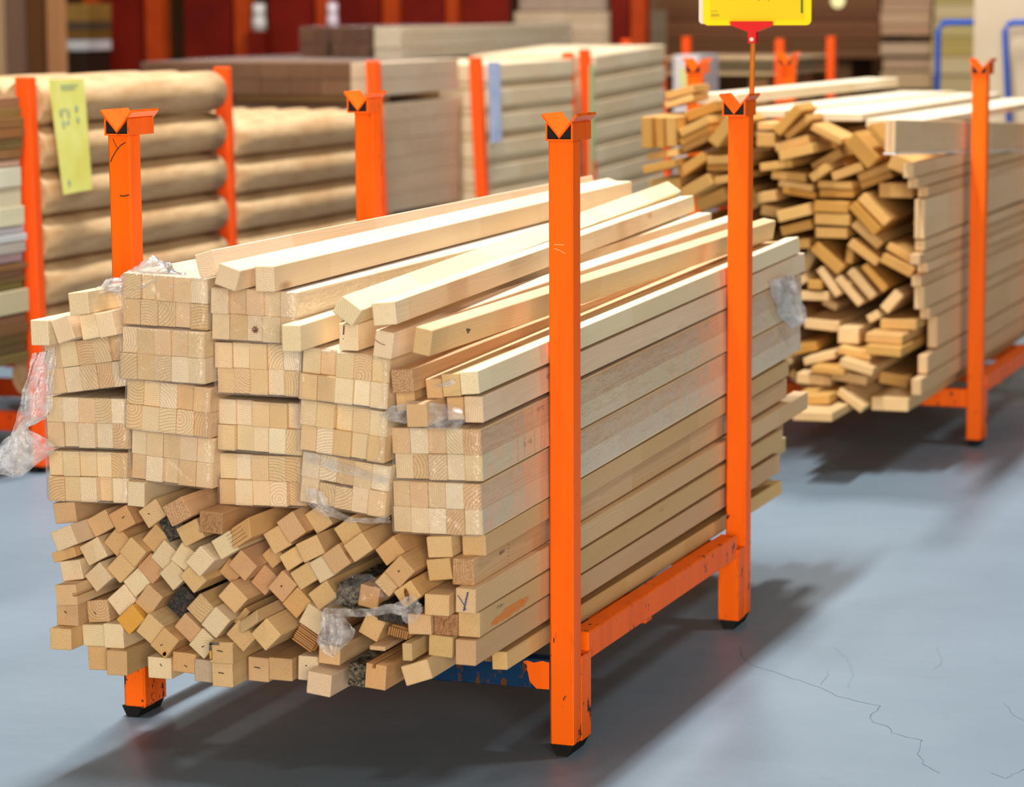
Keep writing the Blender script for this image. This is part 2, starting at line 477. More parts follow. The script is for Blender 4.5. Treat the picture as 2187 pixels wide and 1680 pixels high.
# (key, x, y, z, width, height, roll, yaw, pitch, look, column, rank) in metres and radians
BATTENS = [
('A1', -0.772, -0.3191, 0.4259, 0.0411, 0.0353, 0.118, -0.0, 0.0, 'tan', 0, 0),
('A2', -0.7448, -0.3731, 0.3949, 0.041, 0.0338, 0.4, -0.0, 0.0, 'pale', 0, 3),
('A3', -0.7647, -0.3397, 0.36, 0.0436, 0.0175, 0.318, -0.0, 0.0, 'org', 0, 6),
('A4', -0.7191, -0.3233, 0.3655, 0.041, 0.0361, 0.497, -0.0, 0.0, 'pale', 0, 5),
('A5', -0.753, -0.3371, 0.3344, 0.0389, 0.0336, 0.163, -0.0, 0.0, 'pale', 0, 8),
('A6', -0.7061, -0.3208, 0.4124, 0.0411, 0.033, 0.506, -0.0, 0.0, 'tan', 0, 2),
('A7', -0.6595, -0.3337, 0.4244, 0.0372, 0.0349, 0.504, -0.0, 0.0, 'org', 0, 1),
('A8', -0.6045, -0.3341, 0.437, 0.0406, 0.0331, 0.62, -0.0, 0.0, 'tan', 1, 1),
('A9', -0.5416, -0.3702, 0.4495, 0.0397, 0.036, 0.504, -0.0, 0.0, 'rough', 1, 0),
('A10', -0.5706, -0.3274, 0.4155, 0.0386, 0.0383, 0.52, -0.0, 0.0, 'grey', 1, 2),
('A11', -0.6781, -0.317, 0.3833, 0.0399, 0.0335, 0.828, -0.0, 0.0, 'yel', 0, 4),
('A12', -0.6412, -0.3343, 0.3714, 0.0352, 0.0372, 0.879, -0.0, 0.0, 'yel', 1, 7),
('A13', -0.6673, -0.3273, 0.3423, 0.0406, 0.0344, 0.781, -0.0, 0.0, 'yel', 0, 7),
('A14', -0.7063, -0.3327, 0.3254, 0.0386, 0.0345, 0.711, -0.0, 0.0, 'pale', 0, 9),
('A15', -0.642, -0.3211, 0.3187, 0.0374, 0.0337, 0.741, -0.0, 0.0, 'pale', 1, 12),
('A16', -0.6141, -0.3221, 0.3433, 0.0352, 0.0386, 0.799, -0.0, 0.0, 'red', 1, 9),
('A17', -0.6078, -0.3183, 0.3922, 0.0392, 0.032, 0.815, -0.0, 0.0, 'yel', 1, 4),
('A18', -0.5852, -0.3323, 0.3693, 0.0408, 0.0329, 0.87, -0.0, 0.0, 'pale', 1, 8),
('A19', -0.5633, -0.3449, 0.3406, 0.0352, 0.0374, 0.766, -0.0, 0.0, 'pale', 1, 11),
('A20', -0.5413, -0.3497, 0.3726, 0.0361, 0.0324, 0.954, -0.0, 0.0, 'pale', 1, 6),
('A21', -0.5564, -0.3317, 0.2943, 0.0458, 0.0347, 0.92, -0.0, 0.0, 'dark', 1, 13),
('A22', -0.6685, -0.3242, 0.2882, 0.0425, 0.035, 0.715, -0.0, 0.0, 'pale', 0, 11),
('A23', -0.6148, -0.3321, 0.2937, 0.0407, 0.0343, 0.921, -0.0, 0.0, 'tan', 1, 14),
('A24', -0.7442, -0.3705, 0.3009, 0.0392, 0.0335, 0.096, -0.0, 0.0, 'tan', 0, 10),
('B1', -0.5249, -0.3568, 0.4139, 0.0399, 0.0335, 0.494, -0.0, 0.0, 'yel', 1, 3),
('B2', -0.4839, -0.3655, 0.4343, 0.0407, 0.0345, -0.036, -0.0, 0.0, 'rough2', 2, 0),
('B3', -0.4608, -0.3632, 0.3991, 0.0379, 0.0342, 0.544, -0.0, 0.0, 'pale', 2, 4),
('B4', -0.4298, -0.3689, 0.4214, 0.0376, 0.0322, 0.575, -0.0, 0.0, 'groove', 2, 2),
('B5', -0.4974, -0.3801, 0.3736, 0.0382, 0.0336, 0.813, -0.0, 0.0, 'pale', 1, 5),
('B6', -0.5186, -0.3634, 0.3418, 0.0317, 0.0375, 0.76, -0.0, 0.0, 'yel', 1, 10),
('B7', -0.4453, -0.3325, 0.3616, 0.0345, 0.0387, 0.846, -0.0, 0.0, 'brown', 2, 7),
('B8', -0.477, -0.31, 0.3456, 0.0302, 0.0325, 0.904, -0.0, 0.0, 'brown', 2, 8),
('B9', -0.4222, -0.3005, 0.333, 0.0396, 0.0331, 0.885, -0.0, 0.0, 'brown', 2, 9),
('B10', -0.3894, -0.3199, 0.4049, 0.0352, 0.0385, 0.53, -0.0, 0.0, 'tan', 2, 3),
('B11', -0.361, -0.3288, 0.4277, 0.0349, 0.0409, 0.612, -0.0, 0.0, 'tan', 2, 1),
('B12', -0.3262, -0.2992, 0.4378, 0.0339, 0.038, 0.588, -0.0, 0.0, 'tan', 3, 0),
('B13', -0.3247, -0.3368, 0.3969, 0.0405, 0.033, 0.463, -0.0, 0.0, 'yel', 3, 4),
('B14', -0.3642, -0.32, 0.376, 0.0373, 0.0283, 0.573, -0.0, 0.0, 'yel', 2, 5),
('B15', -0.4085, -0.2959, 0.3721, 0.0307, 0.0291, 0.711, -0.0, 0.0, 'brown', 2, 6),
('B16', -0.3407, -0.3243, 0.35, 0.0397, 0.0327, 0.576, -0.0, 0.0, 'tan', 3, 7),
('B17', -0.3068, -0.3313, 0.365, 0.0332, 0.038, 0.544, -0.0, 0.0, 'pale', 3, 6),
('B18', -0.2767, -0.3442, 0.3845, 0.0362, 0.0374, 0.623, -0.0, 0.0, 'tan', 3, 5),
('B19', -0.3803, -0.3238, 0.33, 0.0414, 0.0346, 0.845, -0.0, 0.0, 'nail', 2, 10),
('B20', -0.3565, -0.3216, 0.3047, 0.0402, 0.0341, 0.818, -0.0, 0.0, 'org', 2, 12),
('B21', -0.3044, -0.3372, 0.3234, 0.0403, 0.0322, 0.65, -0.0, 0.0, 'yel', 3, 11),
('B22', -0.4592, -0.3417, 0.31, 0.0347, 0.04, 0.823, -0.0, 0.0, 'tan', 2, 11),
('E1', -0.5141, -0.3476, 0.2896, 0.0375, 0.035, 0.806, -0.0, 0.0, 'ring', 1, 15),
('E2', -0.4841, -0.355, 0.2703, 0.0412, 0.034, 0.874, -0.0, 0.0, 'pale', 2, 15),
('E3', -0.5119, -0.3455, 0.2317, 0.039, 0.0349, 0.866, -0.0, 0.0, 'pale', 1, 19),
('E4', -0.5413, -0.3401, 0.2539, 0.0322, 0.0395, 0.852, -0.0, 0.0, 'red', 1, 17),
('E5', -0.4334, -0.3684, 0.2549, 0.033, 0.0404, 0.835, -0.0, 0.0, 'tan', 2, 17),
('E6', -0.4103, -0.3866, 0.2833, 0.0375, 0.0188, 0.632, -0.0, 0.0, 'split', 2, 13),
('E7', -0.3878, -0.3722, 0.2615, 0.0395, 0.0369, 0.784, -0.0, 0.0, 'yel', 2, 16),
('E8', -0.45, -0.3288, 0.2764, 0.0325, 0.0116, 0.891, -0.0, 0.0, 'tan', 2, 14),
('E9', -0.3216, -0.3351, 0.2834, 0.037, 0.0396, 1.061, -0.0, 0.0, 'pale', 3, 13),
('E10', -0.3385, -0.3269, 0.251, 0.0352, 0.0408, 1.028, -0.0, 0.0, 'ridge', 3, 15),
('E11', -0.4658, -0.3744, 0.2263, 0.0407, 0.0356, 0.01, -0.0, 0.0, 'staple', 2, 18),
('E12', -0.5097, -0.3474, 0.1872, 0.0354, 0.0374, -0.04, -0.0, 0.0, 'grimy', 1, 22),
('E13', -0.4686, -0.3659, 0.1884, 0.0367, 0.0404, 0.021, -0.0, 0.0, 'staple', 2, 21),
('E14', -0.4221, -0.3297, 0.1926, 0.0368, 0.0401, -0.005, -0.0, 0.0, 'staple', 2, 20),
('E15', -0.3828, -0.3303, 0.196, 0.042, 0.037, 0.006, -0.0, 0.0, 'brown', 2, 19),
('E16', -0.3352, -0.3283, 0.2008, 0.0349, 0.04, -0.016, -0.0, 0.0, 'pale', 3, 20),
('E17', -0.2964, -0.3733, 0.1883, 0.0418, 0.0363, -0.108, -0.0, 0.0, 'pale', 3, 21),
('E18', -0.5474, -0.3443, 0.1973, 0.0409, 0.0337, -0.056, -0.0, 0.0, 'org', 1, 21),
('D1', -0.7547, -0.3508, 0.2636, 0.0386, 0.0383, -0.003, -0.0, 0.0, 'tan', 0, 13),
('D2', -0.7131, -0.3232, 0.2663, 0.0405, 0.0369, 0.124, -0.0, 0.0, 'ring', 0, 12),
('D3', -0.7575, -0.3701, 0.2263, 0.0386, 0.0358, 0.014, -0.0, 0.0, 'tan', 0, 16),
('D4', -0.7175, -0.3324, 0.2273, 0.0407, 0.0366, 0.045, -0.0, 0.0, 'pale', 0, 15),
('D5', -0.6789, -0.3358, 0.2298, 0.0366, 0.0413, 0.031, -0.0, 0.0, 'pale', 0, 14),
('D6', -0.713, -0.3287, 0.1889, 0.0348, 0.041, 0.039, -0.0, 0.0, 'yel', 0, 18),
('D7', -0.6666, -0.3498, 0.189, 0.0369, 0.0413, 0.025, -0.0, 0.0, 'tan', 0, 17),
('D8', -0.6434, -0.3428, 0.2611, 0.0409, 0.0337, 0.734, -0.0, 0.0, 'amber', 1, 16),
('D9', -0.6048, -0.3494, 0.2499, 0.0401, 0.0349, 0.918, -0.0, 0.0, 'yel', 1, 18),
('D10', -0.5764, -0.3549, 0.2301, 0.0403, 0.0339, 0.901, -0.0, 0.0, 'blotch', 1, 20),
('D11', -0.5898, -0.3481, 0.1862, 0.0416, 0.0359, -0.002, -0.0, 0.0, 'pale', 1, 23),
('F1', -0.2927, -0.34, 0.2282, 0.0375, 0.0299, -0.048, -0.0, 0.0, 'tan', 3, 17),
('F2', -0.2277, -0.3199, 0.2738, 0.0368, 0.0352, 1.128, -0.0, 0.0, 'yel', 3, 14),
('F3', -0.1793, -0.329, 0.2696, 0.0344, 0.0162, -0.183, -0.0, 0.0096, 'ridge', 4, 11),
('F4', -0.1913, -0.3286, 0.2993, 0.0436, 0.0275, -0.104, -0.0, 0.0, 'dark', 3, 12),
('F5', -0.2089, -0.3428, 0.2461, 0.0271, 0.0071, -0.015, -0.0, 0.0, 'tan', 3, 16),
('F6', -0.142, -0.3312, 0.2869, 0.0394, 0.0329, 0.043, -0.0, 0.0117, 'tan', 4, 10),
('F7', -0.1007, -0.3241, 0.2879, 0.039, 0.0349, -0.009, -0.0, 0.0118, 'rough2', 4, 9),
('F8', -0.1083, -0.327, 0.2534, 0.0409, 0.0339, -0.04, -0.0, 0.0077, 'yel', 4, 12),
('F9', -0.1513, -0.36, 0.2482, 0.0164, 0.0281, 0.035, -0.0, 0.007, 'tan', 4, 13),
('F10', -0.108, -0.3424, 0.3223, 0.041, 0.0339, -0.001, -0.0, 0.016, 'yel', 4, 7),
('F11', -0.2393, -0.3492, 0.2016, 0.034, 0.0377, -0.111, -0.0, 0.0, 'mould', 3, 19),
('F12', -0.2042, -0.3608, 0.2052, 0.0348, 0.0397, -0.083, -0.0, 0.0, 'org', 3, 18),
('F13', -0.137, -0.3562, 0.2157, 0.0411, 0.0321, 0.307, -0.0, 0.0031, 'tan', 4, 15),
('F14', -0.0633, -0.3187, 0.2897, 0.036, 0.0403, -0.002, -0.0, 0.012, 'spray', 4, 8),
('F15', -0.0651, -0.33, 0.2472, 0.0348, 0.0407, 0.004, -0.0, 0.0069, 'tan', 4, 14),
('C1', -0.2631, -0.3289, 0.4285, 0.038, 0.0315, 0.637, -0.0, 0.0, 'yel', 3, 1),
('C2', -0.2404, -0.3419, 0.4053, 0.0399, 0.033, 0.626, -0.0, 0.0, 'tan', 3, 2),
('C3', -0.1923, -0.3275, 0.4001, 0.0391, 0.0322, 0.66, -0.0, 0.0, 'org', 3, 3),
('C5', -0.1698, -0.3426, 0.3717, 0.0399, 0.0354, 0.798, -0.0, 0.022, 'nail', 4, 3),
('C6', -0.1956, -0.3304, 0.3484, 0.0294, 0.0337, 0.817, -0.0, 0.0, 'tan', 3, 8),
('C7', -0.1569, -0.3432, 0.3364, 0.0367, 0.0315, 0.628, -0.0, 0.0177, 'knot', 4, 5),
('C8', -0.115, -0.3107, 0.4079, 0.0416, 0.0338, 0.085, -0.0, 0.0263, 'yel', 4, 1),
('C9', -0.1149, -0.3132, 0.3727, 0.0405, 0.0344, 0.142, -0.0, 0.0221, 'yel', 4, 2),
('C10', -0.0744, -0.3139, 0.3715, 0.0363, 0.0426, -0.006, -0.0, 0.0219, 'pits', 4, 4),
('C11', -0.0655, -0.289, 0.4101, 0.0396, 0.0339, 0.028, -0.0, 0.0266, 'tan', 4, 0),
('C12', -0.0624, -0.3356, 0.3307, 0.0339, 0.0393, -0.012, -0.0, 0.017, 'bluemark', 4, 6),
('C13', -0.2613, -0.3423, 0.3262, 0.0335, 0.036, -0.17, -0.0, 0.0, 'mould', 3, 9),
('C14', -0.2272, -0.332, 0.3252, 0.0343, 0.0347, -0.157, -0.0, 0.0, 'org', 3, 10),
('L1', -0.7634, -0.4004, 0.7323, 0.0333, 0.0412, 0.028, -0.0, 0.0, 'pale', 9, 0),
('L2', -0.7256, -0.3927, 0.738, 0.0328, 0.0396, 0.333, -0.0, 0.0, 'pale', 9, 0),
('L3', -0.697, -0.3907, 0.7806, 0.0349, 0.036, 0.112, -0.0, 0.0, 'pale', 9, 0),
('L4', -0.6899, -0.3721, 0.742, 0.0313, 0.0407, 0.197, -0.0, 0.0, 'pale', 9, 0),
('L5', -0.6588, -0.3741, 0.7465, 0.0312, 0.0403, 0.205, -0.0, 0.0, 'pale', 9, 0),
('L6', -0.6322, -0.3352, 0.4671, 0.031, 0.0406, -0.03, -0.0, 0.0, 'pale', 9, 0),
('M1', -0.0606, -0.2994, 0.6261, 0.0317, 0.0417, 0.04, 0.0009, 0.0264, 'pale', 9, 0),
('M2', -0.1323, -0.3578, 0.6216, 0.0346, 0.0367, 0.056, -0.0001, 0.0287, 'tan', 9, 0),
('M3', -0.0933, -0.2899, 0.6253, 0.0304, 0.0367, 0.079, 0.0009, 0.0261, 'yel', 9, 0),
('M4', -0.1677, -0.3161, 0.6373, 0.0317, 0.0311, 0.072, -0.0005, 0.0213, 'yel', 9, 0),
('M5', -0.12, -0.3154, 0.6585, 0.0276, 0.0314, 0.078, 0.0045, 0.0303, 'yel', 9, 0),
('M6', -0.09, -0.3195, 0.6657, 0.03, 0.036, 0.087, 0.0044, 0.0241, 'tan', 9, 0),
('M7', -0.0594, -0.3202, 0.6705, 0.03, 0.036, 0.095, 0.0045, 0.0239, 'pale', 9, 0),
('T1', -0.4729, -0.3849, 0.8478, 0.0319, 0.0403, 0.282, 0.0181, 0.0008, 'pale', 9, 0),
('T2', -0.4298, -0.4003, 0.8306, 0.0369, 0.035, -0.319, 0.0176, 0.0061, 'pale', 9, 0),
('T3', -0.3747, -0.3817, 0.828, 0.0319, 0.0406, 0.004, 0.0261, 0.0063, 'pale', 9, 0),
('T4', -0.3188, -0.4092, 0.7404, 0.0322, 0.0414, 0.016, -0.0, 0.0234, 'pale', 9, 0),
('T5', -0.2509, -0.3438, 0.7371, 0.0323, 0.0427, -0.0, 0.0027, 0.0163, 'redcrack', 9, 0),
('T6', -0.1832, -0.3657, 0.7306, 0.0314, 0.0422, -0.126, 0.0032, 0.0164, 'pale', 9, 0),
('T7', -0.2385, -0.3769, 0.7816, 0.0312, 0.0391, 0.959, 0.0468, 0.0266, 'pale', 9, 0),
('T8', -0.1752, -0.3798, 0.7801, 0.0379, 0.036, 0.091, 0.059, 0.0149, 'pale', 9, 0),
('T9', -0.1205, -0.36, 0.7369, 0.0295, 0.0422, -0.17, -0.009, 0.0124, 'yel', 9, 0),
('T10', -0.1581, -0.3518, 0.6733, 0.0364, 0.0361, 0.089, 0.0016, 0.0204, 'rough', 9, 0),
]
BUNDLES = [
('b2', -0.72, -0.3275, 0.6734, 0.147, 0.0),
('b3', -0.7238, -0.3261, 0.5779, 0.019, 0.0),
('b4', -0.7243, -0.3254, 0.4889, 0.028, 0.0),
('b5', -0.5638, -0.3536, 0.7841, -0.035, 0.0),
('b6', -0.5643, -0.3641, 0.6985, -0.024, 0.0),
('b7', -0.5684, -0.3408, 0.6109, -0.064, 0.0),
('b8', -0.5736, -0.324, 0.5263, -0.062, 0.0),
('b9', -0.4119, -0.3461, 0.7651, -0.024, 0.006),
('b10', -0.4131, -0.332, 0.6787, -0.003, 0.006),
('b11', -0.4201, -0.3113, 0.583, -0.022, 0.006),
('b12', -0.4248, -0.3039, 0.4955, 0.017, 0.006),
('b13', -0.2593, -0.3449, 0.6724, -0.076, 0.016),
('b14', -0.2693, -0.3312, 0.5869, -0.094, 0.016),
('b15', -0.2724, -0.3208, 0.5002, -0.119, 0.016),
('b17', -0.1193, -0.3074, 0.5538, 0.029, 0.03),
('b18', -0.1206, -0.3083, 0.4683, 0.018, 0.03),
]
PLANKS = [
('I0', -0.785, 2.913, 0.907, 0.086, 0.03, 1.57, 0, 6),
('I1', -0.758, 2.941, 0.906, 0.085, 0.025, 1.57, 0, 7),
('I2', -0.732, 2.961, 0.908, 0.083, 0.03, 1.57, 0, 5),
('I3', -0.749, 3.1, 1.009, 0.085, 0.022, 0.26, 0, 0),
('I4', -0.751, 3.1, 0.985, 0.085, 0.019, 0.26, 0, 1),
('I5', -0.672, 3.048, 0.96, 0.093, 0.029, 0.35, 0, 2),
('I6', -0.585, 2.95, 0.91, 0.089, 0.034, 0.91, 0, 4),
('I7', -0.669, 2.971, 0.922, 0.095, 0.022, 0.44, 0, 3),
('I8', -0.67, 2.982, 0.898, 0.095, 0.019, 0.44, 0, 8),
('I9', -0.669, 2.995, 0.878, 0.093, 0.019, 0.44, 0, 9),
('I10', -0.755, 2.963, 0.846, 0.088, 0.021, 0.17, 0, 10),
('I11', -0.751, 2.914, 0.816, 0.096, 0.022, 0.23, 0, 13),
('I12', -0.677, 2.975, 0.818, 0.092, 0.027, 0.61, 0, 12),
('I13', -0.753, 2.978, 0.759, 0.091, 0.044, 0.09, 0, 17),
('I14', -0.657, 2.95, 0.76, 0.095, 0.034, 0.52, 0, 16),
('I15', -0.655, 3.091, 0.718, 0.093, 0.037, 0.44, 0, 18),
('I16', -0.589, 2.963, 0.834, 0.085, 0.022, 0.05, 0, 11),
('I17', -0.608, 3.025, 0.811, 0.085, 0.022, 0.05, 0, 14),
('I18', -0.579, 2.962, 0.782, 0.062, 0.02, 0.17, 0, 15),
('I19', -0.44, 3.081, 0.937, 0.094, 0.029, 0.84, 1, 0),
('I20', -0.417, 3.105, 0.917, 0.087, 0.02, 0.7, 1, 2),
('I21', -0.508, 3.12, 0.918, 0.052, 0.02, 0.0, 1, 1),
('I22', -0.506, 3.105, 0.882, 0.052, 0.039, 0.0, 1, 4),
('I23', -0.43, 3.092, 0.873, 0.097, 0.024, 0.26, 1, 5),
('I24', -0.409, 3.057, 0.852, 0.1, 0.027, 0.24, 1, 6),
('I25', -0.477, 3.105, 0.813, 0.092, 0.022, 0.14, 1, 8),
('I26', -0.443, 3.114, 0.784, 0.098, 0.024, -0.09, 1, 10),
('I27', -0.426, 3.122, 0.758, 0.1, 0.019, -0.14, 1, 12),
('I28', -0.414, 3.115, 0.738, 0.098, 0.018, -0.14, 1, 14),
('I29', -0.335, 3.1, 0.899, 0.097, 0.02, -0.44, 1, 3),
('I30', -0.239, 3.099, 0.857, 0.099, 0.046, -0.79, 2, 1),
('I31', -0.193, 3.1, 0.891, 0.088, 0.018, -0.87, 2, 0),
('I32', -0.357, 3.194, 0.824, 0.094, 0.027, 0.52, 1, 7),
('I33', -0.35, 3.077, 0.796, 0.056, 0.024, 0.61, 1, 9),
('I34', -0.279, 3.105, 0.799, 0.092, 0.024, 0.35, 2, 3),
('I35', -0.216, 3.154, 0.796, 0.099, 0.023, 0.38, 2, 4),
('I36', -0.216, 3.178, 0.773, 0.097, 0.02, 0.38, 2, 6),
('I37', -0.313, 3.111, 0.762, 0.097, 0.02, -0.03, 1, 11),
('I38', -0.311, 3.119, 0.739, 0.097, 0.022, 0.0, 1, 13),
('I39', -0.157, 3.16, 0.747, 0.094, 0.041, 0.0, 2, 7),
('I40', -0.121, 3.053, 0.823, 0.066, 0.043, -0.35, 2, 2),
('I41', -0.124, 3.224, 0.786, 0.092, 0.026, -0.35, 2, 5),
('I42', -0.203, 3.1, 0.698, 0.104, 0.027, -0.79, 2, 8),
('I43', -0.224, 3.077, 0.676, 0.106, 0.027, -0.79, 2, 9),
('I44', -0.222, 3.104, 0.632, 0.097, 0.027, -0.7, 2, 11),
('I45', -0.319, 3.093, 0.704, 0.097, 0.031, -0.03, 1, 16),
('I46', -0.317, 3.096, 0.67, 0.1, 0.032, -0.03, 1, 19),
('I47', -0.32, 3.1, 0.633, 0.092, 0.029, 0.0, 1, 21),
('I48', -0.417, 3.066, 0.687, 0.095, 0.032, 0.26, 1, 17),
('I49', -0.417, 3.1, 0.645, 0.09, 0.027, 0.26, 1, 20),
('I50', -0.501, 3.1, 0.727, 0.057, 0.029, 0.17, 1, 15),
('I51', -0.501, 3.16, 0.683, 0.067, 0.029, -0.17, 1, 18),
('J0', -0.42, 3.1, 0.6, 0.084, 0.027, 0.09, 1, 22),
('J1', -0.33, 3.1, 0.564, 0.103, 0.032, -0.73, 1, 23),
('J2', -0.325, 3.1, 0.5, 0.093, 0.021, -0.91, 1, 28),
('J3', -0.269, 3.1, 0.477, 0.099, 0.021, -0.84, 2, 18),
('J4', -0.235, 3.1, 0.497, 0.099, 0.024, -0.84, 2, 17),
('J5', -0.199, 3.1, 0.515, 0.091, 0.021, -0.84, 2, 16),
('J6', -0.228, 3.091, 0.583, 0.097, 0.024, -0.61, 2, 12),
('J7', -0.134, 3.081, 0.552, 0.097, 0.028, -0.44, 2, 15),
('J8', -0.129, 3.1, 0.582, 0.085, 0.021, -0.52, 2, 13),
('J9', -0.275, 3.128, 0.571, 0.045, 0.021, 1.48, 2, 14),
('J10', -0.368, 3.1, 0.46, 0.088, 0.025, 0.0, 1, 31),
('J11', -0.404, 3.104, 0.501, 0.036, 0.023, 0.52, 1, 26),
('J12', -0.363, 3.096, 0.491, 0.04, 0.025, 0.0, 1, 29),
('J13', -0.152, 3.1, 0.452, 0.066, 0.03, 0.87, 2, 19),
('J14', -0.201, 3.1, 0.409, 0.036, 0.024, 0.52, 2, 20),
('J15', -0.132, 3.1, 0.39, 0.1, 0.028, 0.0, 2, 21),
('J16', -0.344, 3.103, 0.381, 0.1, 0.028, -0.07, 1, 33),
('J17', -0.258, 3.053, 0.361, 0.06, 0.045, 0.0, 2, 22),
('J18', -0.151, 3.008, 0.361, 0.1, 0.026, -0.05, 2, 23),
('J19', -0.141, 2.962, 0.334, 0.098, 0.026, -0.05, 2, 24),
('J20', -0.328, 3.012, 0.301, 0.09, 0.021, 0.26, 1, 36),
('J21', -0.229, 3.002, 0.32, 0.092, 0.021, -0.17, 2, 25),
('J22', -0.209, 2.94, 0.291, 0.096, 0.025, -0.24, 2, 26),
('J23', -0.285, 2.933, 0.279, 0.092, 0.018, -0.05, 2, 27),
('J24', -0.35, 3.043, 0.239, 0.098, 0.03, -0.05, 1, 38),
('J25', -0.249, 3.026, 0.25, 0.1, 0.028, -0.14, 2, 28),
('J26', -0.159, 3.173, 0.23, 0.084, 0.034, -0.14, 2, 29),
('J27', -0.096, 3.175, 0.222, 0.04, 0.03, 0.0, 2, 30),
('J28', -0.127, 2.985, 0.189, 0.102, 0.038, 0.0, 2, 32),
('J29', -0.314, 2.861, 0.208, 0.107, 0.025, 0.07, 1, 41),
('J30', -0.279, 2.745, 0.182, 0.107, 0.025, 0.0, 2, 33),
('J31', -0.22, 2.922, 0.203, 0.086, 0.021, -0.61, 2, 31),
('J32', -0.409, 3.1, 0.31, 0.113, 0.025, 0.26, 1, 35),
('K0', -0.596, 3.24, 0.225, 0.075, 0.03, 0.66, 0, 33),
('K1', -0.493, 3.24, 0.558, 0.045, 0.022, -0.34, 1, 24),
('K2', -0.482, 3.24, 0.285, 0.075, 0.022, -1.06, 1, 37),
('K3', -0.58, 3.24, 0.714, 0.06, 0.03, -0.99, 0, 19),
('K4', -0.418, 3.24, 0.545, 0.075, 0.03, 1.1, 1, 25),
('K5', -0.672, 3.24, 0.403, 0.075, 0.022, -1.07, 0, 27),
('K6', -0.736, 3.24, 0.502, 0.045, 0.022, -0.74, 0, 26),
('K7', -0.513, 3.24, 0.214, 0.06, 0.03, 0.8, 1, 39),
('K8', -0.744, 3.24, 0.632, 0.045, 0.03, -0.86, 0, 21),
('K9', -0.562, 3.24, 0.547, 0.06, 0.022, 0.62, 0, 25),
('K10', -0.679, 3.24, 0.602, 0.092, 0.022, -0.9, 0, 22),
('K11', -0.104, 3.24, 0.663, 0.045, 0.03, 0.95, 2, 10),
('K12', -0.552, 3.24, 0.592, 0.045, 0.022, -0.16, 0, 23),
('K13', -0.673, 3.24, 0.203, 0.06, 0.03, -0.27, 0, 34),
('K14', -0.613, 3.24, 0.268, 0.045, 0.03, 0.43, 0, 32),
('K15', -0.355, 3.24, 0.424, 0.045, 0.022, -0.4, 1, 32),
('K16', -0.736, 3.24, 0.315, 0.075, 0.03, -1.05, 0, 30),
('K17', -0.577, 3.24, 0.298, 0.06, 0.022, -0.59, 0, 31),
('K18', -0.442, 3.24, 0.212, 0.06, 0.022, -0.64, 1, 40),
('K19', -0.451, 3.24, 0.38, 0.045, 0.03, -0.45, 1, 34),
('K20', -0.644, 3.24, 0.33, 0.092, 0.022, 0.66, 0, 29),
('K21', -0.632, 3.24, 0.656, 0.045, 0.03, 1.08, 0, 20),
('K22', -0.473, 3.24, 0.478, 0.06, 0.022, 0.64, 1, 30),
('K23', -0.526, 3.24, 0.501, 0.075, 0.022, 0.49, 1, 27),
('K24', -0.742, 3.24, 0.399, 0.045, 0.022, -0.44, 0, 28),
('K25', -0.719, 3.24, 0.569, 0.045, 0.022, -0.66, 0, 24),
]

# ------------------------------------------------------------------ the setting
bm = bmesh.new()
bx(bm, -16, 14, -8, 24, -0.2, 0.0)
floor = structure(mesh_obj('floor', bm, M['floor']))

def crack(pix, wd):
    pts = []
    for a, b in zip(pix, pix[1:]):
        A, B = at(*a, Z=0.0004), at(*b, Z=0.0004)
        n = max(2, int((B - A).length / 0.008))
        for k in range(n): pts.append(A.lerp(B, k / n))
    pts.append(at(*pix[-1], Z=0.0004))
    bm = bmesh.new(); prev = None
    for i, p in enumerate(pts):
        j = noise.noise_vector(p * 40) * 0.006 + noise.noise_vector(p * 140) * 0.003
        p = Vector((p.x + j.x, p.y + j.y, 0.0004))
        t = (pts[min(i + 1, len(pts) - 1)] - pts[max(i - 1, 0)]).normalized()
        s = Vector((-t.y, t.x, 0)) * wd * (0.35 + 0.8 * abs(noise.noise(p * 60)))
        cur = (bm.verts.new(p + s), bm.verts.new(p - s))
        if prev: bm.faces.new((prev[0], cur[0], cur[1], prev[1]))
        prev = cur
    return mesh_obj('crack', bm, M['crack'], floor)
crack([(1580, 1380), (1585, 1402), (1602, 1418), (1670, 1440), (1752, 1468), (1790, 1486), (1880, 1507), (1856, 1532), (1862, 1541), (1895, 1550), (1908, 1565), (1967, 1580), (1960, 1608), (1980, 1636), (2008, 1650)], 0.0013)
crack([(1765, 1430), (1766, 1445), (1750, 1462)], 0.0008)
crack([(2120, 1650), (2150, 1662), (2187, 1640)], 0.0008)
crack([(1780, 1380), (1812, 1410), (1820, 1440), (1810, 1470)], 0.0004)
crack([(2145, 1500), (2158, 1522), (2187, 1538)], 0.0008)
crack([(2000, 1380), (2010, 1415), (1992, 1432)], 0.0004)

M['rack_panel'] = mottled('dark_red_panel', (112, 20, 2), (90, 12, 2), 3, 0.6)
M['rack_frame'] = mottled('rack_orange', (176, 66, 16), (150, 48, 12), 4, 0.5)
bm = bmesh.new(); bx(bm, -18, 10, 18.0, 18.2, 0, 5.5)
structure(mesh_obj('wall_back', bm, mottled('back_wall', (92, 58, 30), (76, 46, 24), 1.5, 0.8)))
bm = bmesh.new(); bx(bm, -16.2, -16.0, -8, 18, 0, 5.5)
structure(mesh_obj('wall_left', bm, mottled('left_wall', (96, 64, 40), (80, 52, 32), 1.5, 0.8)))

